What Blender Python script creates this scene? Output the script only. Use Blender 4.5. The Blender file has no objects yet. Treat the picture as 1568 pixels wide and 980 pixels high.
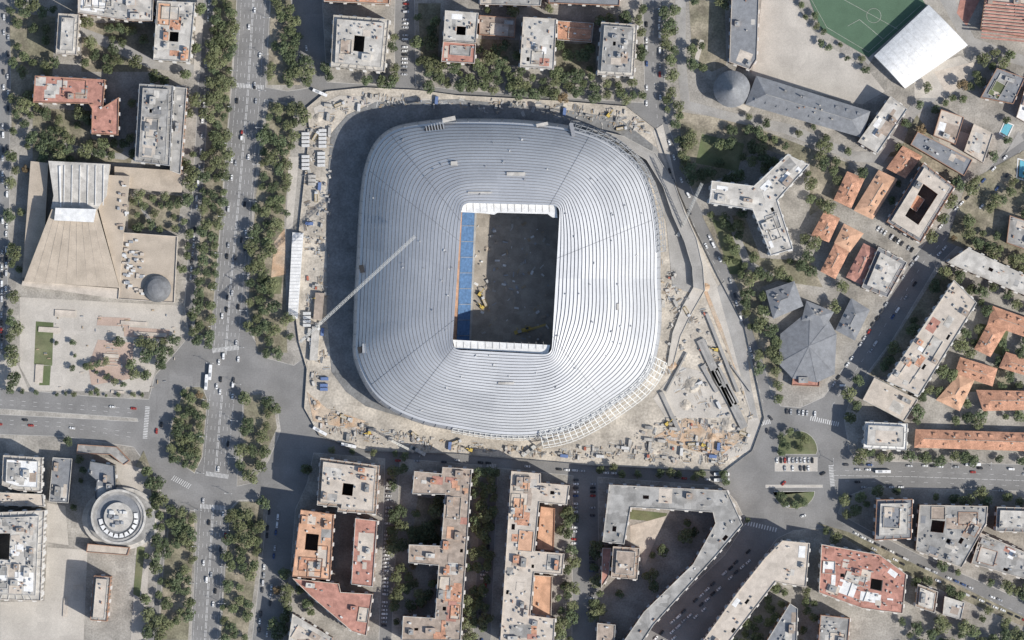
import bpy, math, random
from mathutils import Vector
from mathutils.geometry import tessellate_polygon
R=random.Random(7)
S=0.5
def U(p): return ((p[0]-784)*S,(490-p[1])*S)
SHX,SHY=0.876,0.482
# ------------------------------------------------ materials
MATS={}
def mat(name,col,rough=0.85,var=0.18,scale=0.25,metal=0.0,cells=0.0,cscale=0.15,fine=0.12,fscale=1.5,rand=0.0,bump=0.0,col2=None):
    if name in MATS: return MATS[name]
    k=1.0
    if not name.startswith(('leaf','carp','glass','tyre','st_','dark','turf','seat','pool','cont_')): k=1.27
    col=tuple(min(.74,c*k) for c in col)
    if col2: col2=tuple(min(.74,c*k) for c in col2)
    m=bpy.data.materials.new(name); m.use_nodes=True
    nt=m.node_tree; N=nt.nodes; L=nt.links
    b=N['Principled BSDF']; b.inputs['Roughness'].default_value=rough; b.inputs['Metallic'].default_value=metal
    b.inputs['Specular IOR Level'].default_value=0.25
    tc=N.new('ShaderNodeTexCoord')
    rgb=N.new('ShaderNodeRGB'); rgb.outputs[0].default_value=(*col,1)
    cur=rgb.outputs[0]
    def noise(sc,det=4):
        n=N.new('ShaderNodeTexNoise'); n.inputs['Scale'].default_value=sc; n.inputs['Detail'].default_value=det
        L.new(tc.outputs['Object'],n.inputs['Vector']); return n.outputs['Fac']
    def mulfac(cur,fac,lo,hi,a=0.3,bb=0.7):
        mr=N.new('ShaderNodeMapRange'); mr.inputs[1].default_value=a; mr.inputs[2].default_value=bb
        mr.inputs[3].default_value=lo; mr.inputs[4].default_value=hi
        L.new(fac,mr.inputs[0])
        v=N.new('ShaderNodeVectorMath'); v.operation='SCALE'
        L.new(cur,v.inputs[0]); L.new(mr.outputs[0],v.inputs['Scale']); return v.outputs[0]
    if col2:
        mx=N.new('ShaderNodeMix'); mx.data_type='RGBA'
        mr=N.new('ShaderNodeMapRange'); mr.inputs[1].default_value=0.42; mr.inputs[2].default_value=0.6
        L.new(noise(scale*0.35,6),mr.inputs[0]); L.new(mr.outputs[0],mx.inputs[0])
        L.new(cur,mx.inputs[6]); mx.inputs[7].default_value=(*col2,1); cur=mx.outputs[2]
    if var: cur=mulfac(cur,noise(scale,6),1-var,1+var)
    if fine: cur=mulfac(cur,noise(fscale,3),1-fine,1+fine)
    if cells:
        vo=N.new('ShaderNodeTexVoronoi'); vo.inputs['Scale'].default_value=cscale
        vo.distance='CHEBYCHEV'
        L.new(tc.outputs['Object'],vo.inputs['Vector'])
        sx=N.new('ShaderNodeSeparateColor'); L.new(vo.outputs['Color'],sx.inputs[0])
        cur=mulfac(cur,sx.outputs[0],1-cells,1+cells,0,1)
    if rand:
        oi=N.new('ShaderNodeObjectInfo'); cur=mulfac(cur,oi.outputs['Random'],1-rand,1+rand,0,1)
    L.new(cur,b.inputs['Base Color'])
    if bump:
        bp=N.new('ShaderNodeBump'); bp.inputs['Strength'].default_value=bump; bp.inputs['Distance'].default_value=0.5
        L.new(noise(1.2,5),bp.inputs['Height']); L.new(bp.outputs[0],b.inputs['Normal'])
    MATS[name]=m; return m
mat('ground_dust',(0.25,0.235,0.2),scale=0.02)
mat('asphalt',(0.165,0.161,0.155),var=0.16,scale=0.05,cells=0.06,cscale=0.06,fine=0.1,fscale=0.9)
mat('painted_shade',(0.155,0.155,0.152),var=0.22,scale=0.08,cells=0.08,cscale=0.06,fine=0.2,fscale=0.7)  # darker ground tone that carries the stadium's shadow in its colour
mat('pavement',(0.24,0.224,0.199),var=0.3,scale=0.06,cells=0.1,cscale=0.12,fine=0.2,fscale=0.8)
mat('pave_light',(0.36,0.333,0.295),var=0.12,scale=0.08,cells=0.05,cscale=0.2)
mat('plaza',(0.34,0.314,0.278),var=0.12,scale=0.05,cells=0.05,cscale=0.1)
mat('plaza_pink',(0.33,0.25,0.205),var=0.12,scale=0.08)
mat('lane',(0.25,0.24,0.224),var=0.16,scale=0.08,cells=0.06)
mat('soil',(0.145,0.135,0.094),var=0.35,scale=0.1,fine=0.25,fscale=0.7,col2=(0.23,0.202,0.155))
mat('lawn',(0.085,0.105,0.05),var=0.25,scale=0.1,col2=(0.13,0.13,0.075))
mat('turf',(0.085,0.14,0.09),var=0.08,scale=0.1)
mat('sand',(0.37,0.332,0.278),var=0.22,scale=0.08,cells=0.08,cscale=0.08,fine=0.2,fscale=0.6,col2=(0.30,0.272,0.232),bump=0.3)
mat('orange_soil',(0.36,0.25,0.165),var=0.25,scale=0.15,fine=0.2,col2=(0.35,0.29,0.225))
mat('concrete',(0.33,0.318,0.295),var=0.2,scale=0.15,cells=0.08)
mat('paint_white',(0.48,0.475,0.46),var=0.25,scale=0.6)
mat('roof_grey',(0.23,0.223,0.21),var=0.2,scale=0.2,cells=0.22,cscale=0.16)
mat('roof_dark',(0.13,0.132,0.135),var=0.2,scale=0.2,cells=0.12,cscale=0.2)
mat('roof_slate',(0.165,0.17,0.178),var=0.14,scale=0.3,cells=0.05)
mat('roof_light',(0.35,0.332,0.302),var=0.18,scale=0.2,cells=0.16,cscale=0.18)
mat('roof_white',(0.53,0.525,0.51),var=0.12,scale=0.3,cells=0.06)
mat('roof_tile',(0.35,0.19,0.125),var=0.2,scale=0.3,cells=0.14,cscale=0.2,fine=0.2,fscale=1.2)
mat('roof_red',(0.31,0.16,0.125),var=0.2,scale=0.3,cells=0.16,cscale=0.18)
mat('roof_orange',(0.41,0.25,0.165),var=0.2,scale=0.2,cells=0.12)
mat('roof_tan',(0.32,0.272,0.218),var=0.12,scale=0.1,cells=0.05)
mat('roof_brown',(0.26,0.213,0.175),var=0.2,scale=0.3,cells=0.15,cscale=0.2)
mat('roof_beige',(0.38,0.335,0.285),var=0.14,scale=0.2,cells=0.08)
mat('wall_brick',(0.27,0.16,0.11),var=0.1)
mat('wall_cream',(0.34,0.31,0.265),var=0.1)
mat('wall_white',(0.44,0.43,0.41),var=0.08)
mat('wall_grey',(0.25,0.25,0.25),var=0.1)
mat('glass',(0.04,0.05,0.06),rough=0.15,var=0.1,fine=0)
mat('metal_grey',(0.26,0.27,0.28),rough=0.5,var=0.1,metal=0.2)
mat('unit_white',(0.45,0.445,0.43),var=0.12,scale=1)
mat('dark_void',(0.03,0.03,0.032),var=0.1)
mat('steel_white',(0.50,0.50,0.48),rough=0.5,var=0.08)
mat('crane_white',(0.40,0.395,0.37),rough=0.5,var=0.05)
mat('crane_yellow',(0.42,0.31,0.08),rough=0.5,var=0.05)
mat('st_roof',(0.475,0.484,0.50),rough=0.5,var=0.05,scale=0.06,fine=0.04,fscale=0.5,metal=0.1)
mat('st_roof_b',(0.45,0.459,0.476),rough=0.5,var=0.05,scale=0.06,fine=0.04,fscale=0.5,metal=0.1)
mat('st_roof_c',(0.50,0.508,0.522),rough=0.5,var=0.05,scale=0.06,fine=0.04,fscale=0.5,metal=0.1)
mat('st_gutter',(0.25,0.256,0.27),var=0.1,scale=0.2)
mat('st_facade',(0.40,0.415,0.44),rough=0.4,var=0.08,scale=0.1,metal=0.2)
mat('seat_blue',(0.12,0.22,0.38),var=0.2,scale=0.5)
mat('pitch_sand',(0.27,0.24,0.20),var=0.2,scale=0.1,cells=0.1)
mat('cont_blue',(0.14,0.2,0.36)); mat('cont_red',(0.36,0.13,0.09)); mat('wood',(0.30,0.235,0.16))
mat('tyre',(0.02,0.02,0.02),var=0); mat('trunk',(0.12,0.09,0.06))
mat('pool',(0.15,0.42,0.5),rough=0.1,var=0.05)
for i,c in enumerate([(0.72,0.72,0.71),(0.35,0.36,0.37),(0.07,0.07,0.075),(0.03,0.03,0.032),(0.33,0.05,0.04),(0.06,0.1,0.22),(0.5,0.5,0.5),(0.68,0.68,0.66)]):
    mat('carpaint%d'%i,c,rough=0.35,var=0.0,fine=0)
mat('leaf_a',(0.118,0.140,0.070),var=0.35,scale=0.5,fine=0.3,fscale=1.6,rand=0.25)
mat('leaf_b',(0.094,0.119,0.063),var=0.35,scale=0.5,fine=0.3,fscale=1.6,rand=0.25)
mat('leaf_c',(0.148,0.162,0.082),var=0.35,scale=0.5,fine=0.3,fscale=1.6,rand=0.22)
mat('leaf_d',(0.19,0.14,0.08),var=0.3,scale=0.5,rand=0.2)
# ------------------------------------------------ mesh builder
def area(p):
    return 0.5*sum(p[i][0]*p[(i+1)%len(p)][1]-p[(i+1)%len(p)][0]*p[i][1] for i in range(len(p)))
def ccw(p): return list(p) if area(p)>0 else list(p)[::-1]
def inside(p,poly):
    x,y=p; c=False; j=len(poly)-1
    for i in range(len(poly)):
        xi,yi=poly[i]; xj,yj=poly[j]
        if (yi>y)!=(yj>y) and x<(xj-xi)*(y-yi)/(yj-yi)+xi: c=not c
        j=i
    return c
def inset(p,d):
    p=ccw(p); n=len(p); out=[]
    for i in range(n):
        a=Vector(p[i-1]); b=Vector(p[i]); c=Vector(p[(i+1)%n])
        e1=(b-a).normalized(); e2=(c-b).normalized()
        n1=Vector((-e1.y,e1.x)); n2=Vector((-e2.y,e2.x))
        m=n1+n2
        k=m.length_squared
        m=m*(2/k) if k>0.3 else n1*1.5
        out.append((b.x+m.x*d,b.y+m.y*d))
    return out
class MB:
    def __init__(s): s.v=[];s.f=[];s.mi=[];s.ms=[]
    def mid(s,m):
        if m not in s.ms: s.ms.append(m)
        return s.ms.index(m)
    def face(s,pts,m):
        k=len(s.v); s.v.extend(pts); s.f.append(tuple(range(k,k+len(pts)))); s.mi.append(s.mid(m))
    def flat(s,poly,z,m,holes=()):
        loops=[[Vector((x,y,0)) for x,y in poly]]+[[Vector((x,y,0)) for x,y in h] for h in holes]
        fl=[v for l in loops for v in l]
        k=len(s.v); s.v.extend([(v.x,v.y,z) for v in fl]); mi=s.mid(m)
        for t in tessellate_polygon(loops):
            a,b,c=[fl[i] for i in t]
            if (b-a).cross(c-a).z<0: t=(t[0],t[2],t[1])
            s.f.append(tuple(k+i for i in t)); s.mi.append(mi)
    def walls(s,poly,z0,z1,m,out=True):
        poly=ccw(poly)
        if not out: poly=poly[::-1]
        n=len(poly)
        for i in range(n):
            a=poly[i];b=poly[(i+1)%n]
            s.face([(a[0],a[1],z0),(b[0],b[1],z0),(b[0],b[1],z1),(a[0],a[1],z1)],m)
    def prism(s,poly,z0,z1,ms,mt,holes=()):
        s.walls(poly,z0,z1,ms)
        for h in holes: s.walls(h,z0,z1,ms,False)
        s.flat(poly,z1,mt,holes)
    def ring(s,poly,w,z0,z1,m):
        poly=ccw(poly); s.prism(poly,z0,z1,m,m,[inset(poly,w)])
    def box(s,x,y,z,l,w,h,a,m,mt=None):
        c,sn=math.cos(a),math.sin(a)
        P=[(x+c*u-sn*v,y+sn*u+c*v) for u,v in((-l/2,-w/2),(l/2,-w/2),(l/2,w/2),(-l/2,w/2))]
        for i in range(4):
            p=P[i];q=P[(i+1)%4]
            s.face([(p[0],p[1],z),(q[0],q[1],z),(q[0],q[1],z+h),(p[0],p[1],z+h)],m)
        s.face([(p[0],p[1],z+h) for p in P],mt or m)
    def bar(s,a,b,w,m):
        a=Vector(a);b=Vector(b);d=(b-a)
        if d.length<1e-4:return
        d.normalize(); up=Vector((0,0,1)) if abs(d.z)<0.9 else Vector((1,0,0))
        u=d.cross(up).normalized()*w/2; v=d.cross(u).normalized()*w/2
        A=[a+u+v,a-u+v,a-u-v,a+u-v]; B=[p+(b-a) for p in A]
        for i in range(4):
            j=(i+1)%4; s.face([tuple(A[i]),tuple(A[j]),tuple(B[j]),tuple(B[i])],m)
        s.face([tuple(p) for p in A],m); s.face([tuple(p) for p in B[::-1]],m)
    def mesh(s,name,off=(0,0)):
        me=bpy.data.meshes.new(name)
        me.from_pydata([(a-off[0],b-off[1],c) for a,b,c in s.v],[],s.f)
        for m in s.ms: me.materials.append(MATS[m])
        me.polygons.foreach_set('material_index',s.mi); me.update(); return me
    def obj(s,name,parent=None,off=(0,0)):
        if not s.f: return None
        o=bpy.data.objects.new(name,s.mesh(name,off)); bpy.context.collection.objects.link(o)
        if parent: o.parent=parent
        else: o.location=(off[0],off[1],0)
        return o
def empty(name,loc):
    e=bpy.data.objects.new(name,None); e.location=(loc[0],loc[1],0); bpy.context.collection.objects.link(e); return e
def sheet(name,polys,z,m):
    b=MB()
    for k,p in enumerate(polys): b.flat([U(q) for q in p],z+k*.0015,m)
    return b.obj(name)
# ------------------------------------------------ ground
b=MB(); b.flat([(-4000,-4000),(4000,-4000),(4000,4000),(-4000,4000)],0,'ground_dust'); b.obj('ground')
b=MB(); b.flat([U(p) for p in[(-60,-60),(1630,-60),(1630,1040),(-60,1040)]],0.05,'asphalt'); b.obj('road')
KZ=0.2
CAST=[(391,-30),(388,0),(379,150),(366,300),(352,450),(345,550),(336,650),(328,750),(322,850),(314,980),(312,1010)]
blocks=[
 ('pavement',[(16,-20),(314,-20),(306,100),(298,250),(288,400),(283,470),(290,515),(262,548),(238,575),(228,612),(150,608),(60,600),(-20,596),(-20,560),(8,560),(14,300)]),
 ('pavement',[(328,-20),(364,-20),(358,100),(352,170),(342,300),(329,450),(322,530),(305,528),(294,500),(300,400),(309,300),(318,150)]),
 ('pavement',[(414,-20),(446,-20),(452,60),(474,135),(440,140),(406,134)]),
 ('pavement',[(492,-20),(606,-20),(604,60),(606,132),(500,126)]),
 ('pavement',[(634,-20),(984,-20),(986,60),(988,158),(860,150),(700,138),(636,130)]),
 ('pavement',[(405,152),(480,165),(472,200),(456,350),(450,480),(455,520),(470,545),(450,560),(405,548),(380,505),(376,450),(388,300)]),
 ('pavement',[(1014,-20),(1590,-20),(1590,180),(1535,235),(1455,325),(1395,400),(1325,515),(1262,608),(1225,625),(1195,622),(1180,600),(1164,540),(1132,440),(1098,370),(1062,300),(1036,230),(1018,180)]),
 ('pavement',[(1590,240),(1562,262),(1490,352),(1432,410),(1366,520),(1306,600),(1292,640),(1300,690),(1312,706),(1590,712)]),
 ('pavement',[(1590,752),(1330,746),(1292,762),(1283,786),(1330,812),(1420,856),(1590,930)]),
 ('pavement',[(1215,812),(1260,808),(1320,838),(1420,888),(1590,966),(1590,1000),(1060,1000),(1140,890),(1190,824)]),
 ('pavement',[(915,730),(1105,744),(1128,768),(1143,800),(1110,850),(1010,945),(955,1000),(918,1000)]),
 ('pavement',[(762,716),(878,728),(876,1000),(750,1000)]),
 ('pavement',[(612,702),(738,712),(724,1000),(598,1000)]),
 ('pavement',[(480,693),(590,702),(580,1000),(420,1000),(444,880),(452,780),(470,740)]),
 ('pavement',[(-20,664),(100,668),(205,684),(243,738),(256,790),(240,900),(222,1000),(-20,1000)]),
 ('pavement',[(-20,624),(210,640),(212,646),(-20,634)]),
 ('soil',[(285,592),(310,592),(318,612),(310,700),(298,725),(262,700),(258,665),(272,620)]),
 ('pavement',[(372,602),(400,600),(425,625),(430,660),(412,705),(385,740),(362,745),(364,700),(370,650)]),
 ('pavement',[(262,775),(298,782),(302,800),(292,1000),(238,1000),(250,860)]),
 ('pavement',[(352,780),(365,765),(412,765),(402,850),(384,1000),(332,1000)]),
 ('lawn',[(1190,688)]+[(1221+31*math.cos(a),690-31*math.sin(a)) for a in [math.pi*(1-i/12) for i in range(13)]]+[(1250,696),(1190,696)]),
 ('pave_light',[(1186,700),(1252,700),(1252,722),(1186,722)]),
 ('pave_light',[(1172,742),(1260,742),(1260,747),(1172,747)]),
 ('lawn',[(1184,752)]+[(1216+32*math.cos(a),752+27*math.sin(a)) for a in [math.pi*(1-i/12) for i in range(13)]]),
]
bb=MB()
for m,p in blocks:
    q=ccw([U(t) for t in p]); bb.walls(q,0,KZ,'concrete'); i=inset(q,0.35)
    bb.flat(q,KZ,'concrete',[i]); bb.flat(i,KZ,m)
bb.obj('pavement')
SITE=[(470,165),(500,140),(560,134),(640,138),(700,146),(850,154),(960,163),(1005,198),(1030,270),(1062,345),(1098,420),(1140,500),(1160,590),(1170,640),(1152,690),(1110,722),(900,712),(700,695),(560,690),(490,668),(466,625),(470,565),(458,525),(452,480),(458,350),(474,200)]
bs=MB(); q=[U(p) for p in SITE]; bs.prism(q,0,0.25,'concrete','sand'); bs.obj('construction_ground')
ZO=[0.27]
def overlay(name,m,polys):
    ZO[0]+=.02; sheet(name,polys,ZO[0],m)
overlay('soil','soil',[[(15,20),(85,25),(80,120),(18,200)],[(125,35),(238,35),(236,110),(125,110)],[(50,165),(140,170),(140,212),(205,235),(200,250),(50,245)],[(1055,0),(1110,0),(1112,100),(1090,110),(1060,90)],[(1035,170),(1130,185),(1300,250),(1290,300),(1240,330),(1240,250),(1160,225),(1110,270),(1060,290)],[(1075,330),(1140,330),(1165,395),(1240,400),(1260,440),(1190,430),(1165,440),(1170,500),(1195,520),(1190,600),(1170,560),(1130,440)],[(1330,240),(1380,230),(1400,170),(1420,200),(1470,270),(1440,300),(1405,240)],[(1440,410),(1470,425),(1400,580),(1330,575),(1370,520)],[(640,760),(676,765),(672,830),(630,830)],[(1470,560),(1540,560),(1560,600),(1480,600)],[(1480,280),(1568,230),(1568,420),(1450,370)],[(640,5),(675,5),(670,95),(645,100)],[(735,60),(795,62),(795,100),(735,98)],[(852,66),(912,68),(912,115),(852,110)],[(1250,800),(1300,815),(1568,945),(1568,960),(1400,885)],[(220,690),(240,740),(245,790),(205,720)],[(412,155),(450,165),(435,340),(440,540),(395,540),(380,470),(392,300)],[(330,0),(362,0),(350,170),(328,450),(320,525),(298,500),(310,300)],[(415,0),(445,0),(450,80),(460,130),(410,130)],[(264,780),(296,786),(298,810),(288,980),(244,980),(252,860)],[(352,784),(366,768),(405,768),(396,850),(378,980),(338,980)],[(374,606),(398,604),(420,628),(424,655),(404,700),(372,736)],[(198,296),(278,300),(272,354),(196,350)]])
overlay('plaza','plaza',[[(30,455),(278,468),(275,520),(240,560),(228,600),(50,598),(30,560)],[(1166,0),(1213,0),(1255,62),(1330,108),(1355,140),(1320,160),(1150,116),(1160,60)],[(0,540),(28,560),(45,600),(0,595)],[(72,830),(105,835),(100,775),(72,770)],[(205,905),(228,860),(222,980),(200,980)],[(160,700),(225,720),(240,800),(232,850),(205,850),(215,790)],[(72,838),(134,842),(128,980),(0,980),(0,922),(68,920)]])
overlay('lawn','lawn',[[(55,492),(82,494),(80,560),(52,558)],[(62,560),(78,560),(76,590),(60,590)],[(1075,205),(1140,220),(1130,262),(1065,250)],[(1420,110),(1450,105),(1460,130),(1430,140)],[(965,780),(1022,786),(1015,800),(965,795)],[(1500,495),(1545,505),(1535,545),(1495,530)],[(400,420),(432,425),(430,450),(400,450)],[(1090,335),(1130,350),(1140,420),(1118,420)],[(210,835),(222,838),(214,915),(204,910)]])
overlay('path','lane',[[(1034,0),(1050,0),(1050,90),(1056,155),(1120,172),(1210,190),(1310,232),(1345,232),(1395,160),(1445,125),(1500,95),(1505,105),(1450,140),(1405,175),(1352,250),(1308,248),(1200,204),(1118,186),(1044,166),(1036,90)],[(1440,0),(1462,0),(1492,58),(1568,85),(1568,102),(1480,75)],[(1110,330),(1120,330),(1150,400),(1185,420),(1180,428),(1140,410)],[(120,40),(175,60),(235,90),(300,100),(298,112),(230,105),(165,75),(118,52)],[(1560,200),(1568,215),(1540,235)],[(270,130),(284,130),(276,262),(262,262)],[(205,215),(212,235),(190,245),(120,235),(60,215),(62,208),(125,225),(185,235)],[(200,296),(206,296),(240,348),(234,350)],[(1360,30),(1368,36),(1330,100),(1322,92)]])
overlay('path','pave_light',[[(300,20),(312,20),(306,120),(296,120)],[(442,240),(458,240),(448,350),(438,350)],[(1100,150),(1108,145),(1150,165),(1145,172)],[(1062,95),(1072,60),(1078,62),(1068,100)],[(1400,110),(1470,85),(1500,110),(1440,150),(1400,150)],[(1435,190),(1500,210),(1495,250),(1440,230)]])
overlay('terrace_court','roof_red',[[(1470,0),(1500,0),(1480,40),(1465,20)]])
overlay('plaza_beds','plaza_pink',[[(150,520),(205,525),(200,580),(140,590),(135,560)],[(150,485),(200,487),(198,500),(148,498)],[(190,500),(260,505),(258,520),(190,515)]])
overlay('courtyard_paving','roof_beige',[[(965,805),(1020,790),(985,870),(978,835),(965,830)],[(1430,110),(1490,95),(1500,115),(1450,145)]])
overlay('orange_soil','orange_soil',[[(1070,425),(1085,420),(1120,480),(1150,560),(1140,600),(1115,540),(1090,480)],[(420,370),(436,350),(438,420),(415,425)],[(1050,640),(1110,660),(1150,670),(1130,700),(1060,690),(1000,670)],[(470,600),(500,625),(560,645),(550,660),(480,645)]])
overlay('site_road','pave_light',[[(1015,190),(1040,300),(1085,410),(1130,500),(1150,600),(1165,650),(1150,690),(1110,705),(1100,700),(1140,670),(1148,630),(1135,590),(1105,500),(1065,400),(1025,290),(1000,200)],[(480,165),(520,146),(640,150),(850,165),(980,195),(975,205),(850,178),(640,164),(530,162),(485,185)],[(1040,560),(1080,570),(1110,610),(1120,640),(1020,640),(1000,610)]])
overlay('site_concrete','lane',[[(960,210),(1005,225),(1045,310),(1065,390),(1062,450),(1030,440),(1020,340),(990,260)],[(1110,430),(1140,510),(1150,590),(1160,640),(1152,640),(1138,590),(1120,520),(1098,440)]])
overlay('site_shade_sheet','painted_shade',[[(507,205),(532,176),(575,156),(700,152),(850,166),(950,182),(1000,222),(990,300),(880,230),(620,235),(590,300),(580,560),(620,640),(560,622),(530,600),(508,570),(500,480),(500,300)]])  # dark sheet paints the stadium's west and north shadow onto the ground
# road markings ------------------------------------------------
mk=MB()
def polyline_pts(pl,off=0):
    w=[Vector(U(p)) for p in pl]; res=[]
    for i in range(len(w)-1):
        d=(w[i+1]-w[i]); n=Vector((-d.y,d.x)).normalized()*off
        L=d.length; k=max(1,int(L/1.0))
        for j in range(k): res.append((w[i]+d*j/k+n,math.atan2(d.y,d.x)))
    return res
def dashes(pl,off,on,gap,w,skip=None):
    pts=polyline_pts(pl,off); i=0
    while i<len(pts)-on:
        p,a=pts[i+on//2]
        if not(skip and skip(p)):
            mk.face([(p.x+math.cos(a)*u-math.sin(a)*v,p.y+math.sin(a)*u+math.cos(a)*v,0.08) for u,v in((-on/2,-w/2),(on/2,-w/2),(on/2,w/2),(-on/2,w/2))],'paint_white')
        i+=on+gap
def sk(p): 
    y=490-p.y/S; return 545<y<600 or 725<y<770
dashes(CAST,0.5,5,1,0.3,sk); dashes(CAST,-0.5,5,1,0.3,sk)
for o in(-9.2,9.2): dashes(CAST,o,5,1,0.15,sk)
for o in(-6.2,-3.2,3.2,6.2): dashes(CAST,o,3,6,0.18,sk)
CE=[(1275,728),(1400,730),(1620,738)]
dashes(CE,0,5,1,0.22)
for o in(-4,4): dashes(CE,o,3,7,0.15)
LA=[(-20,614),(220,630)]; LB=[(-20,645),(100,650),(215,668)]
for l in(LA,LB):
    dashes(l,1.5,3,6,0.16); dashes(l,-1.8,3,6,0.16)
dashes([(1000,0),(1000,100),(1008,200),(1030,280),(1075,370),(1115,440),(1150,550),(1172,630)],0,3,5,0.18)
dashes([(1275,620),(1345,515),(1415,400),(1475,335),(1568,225)],0,3,5,0.18)
dashes([(1290,800),(1400,870),(1590,950)],0,3,5,0.18)
def crosswalk(a,b,n,l=3.4):
    A=Vector(U(a));B=Vector(U(b)); d=(B-A); ang=math.atan2(d.y,d.x)
    for i in range(n):
        p=A+d*(i+.5)/n
        w=d.length/n*0.4
        mk.face([(p.x+math.cos(ang)*u-math.sin(ang)*v,p.y+math.sin(ang)*u+math.cos(ang)*v,0.085) for u,v in((-w/2,-l/2),(w/2,-l/2),(w/2,l/2),(-w/2,l/2))],'paint_white')
crosswalk((325,537),(366,532),20); crosswalk((315,725),(350,730),18); crosswalk((306,775),(345,778),18)
crosswalk((1272,712),(1275,745),14); crosswalk((226,622),(222,672),20); crosswalk((1160,650),(1180,645),8); crosswalk((362,130),(404,134),18)
crosswalk((1190,812),(1140,800),12); crosswalk((745,712),(760,714),6); crosswalk((1240,640),(1285,650),14)
for i in range(10):
    x=262+i*2.8; mk.face([(*U((x,735+i*1.5)),.085),(*U((x+1,735+i*1.5)),.085),(*U((x+6,728+i*1.5)),.085),(*U((x+5,728+i*1.5)),.085)],'paint_white')
mk.obj('road_markings')
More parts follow.
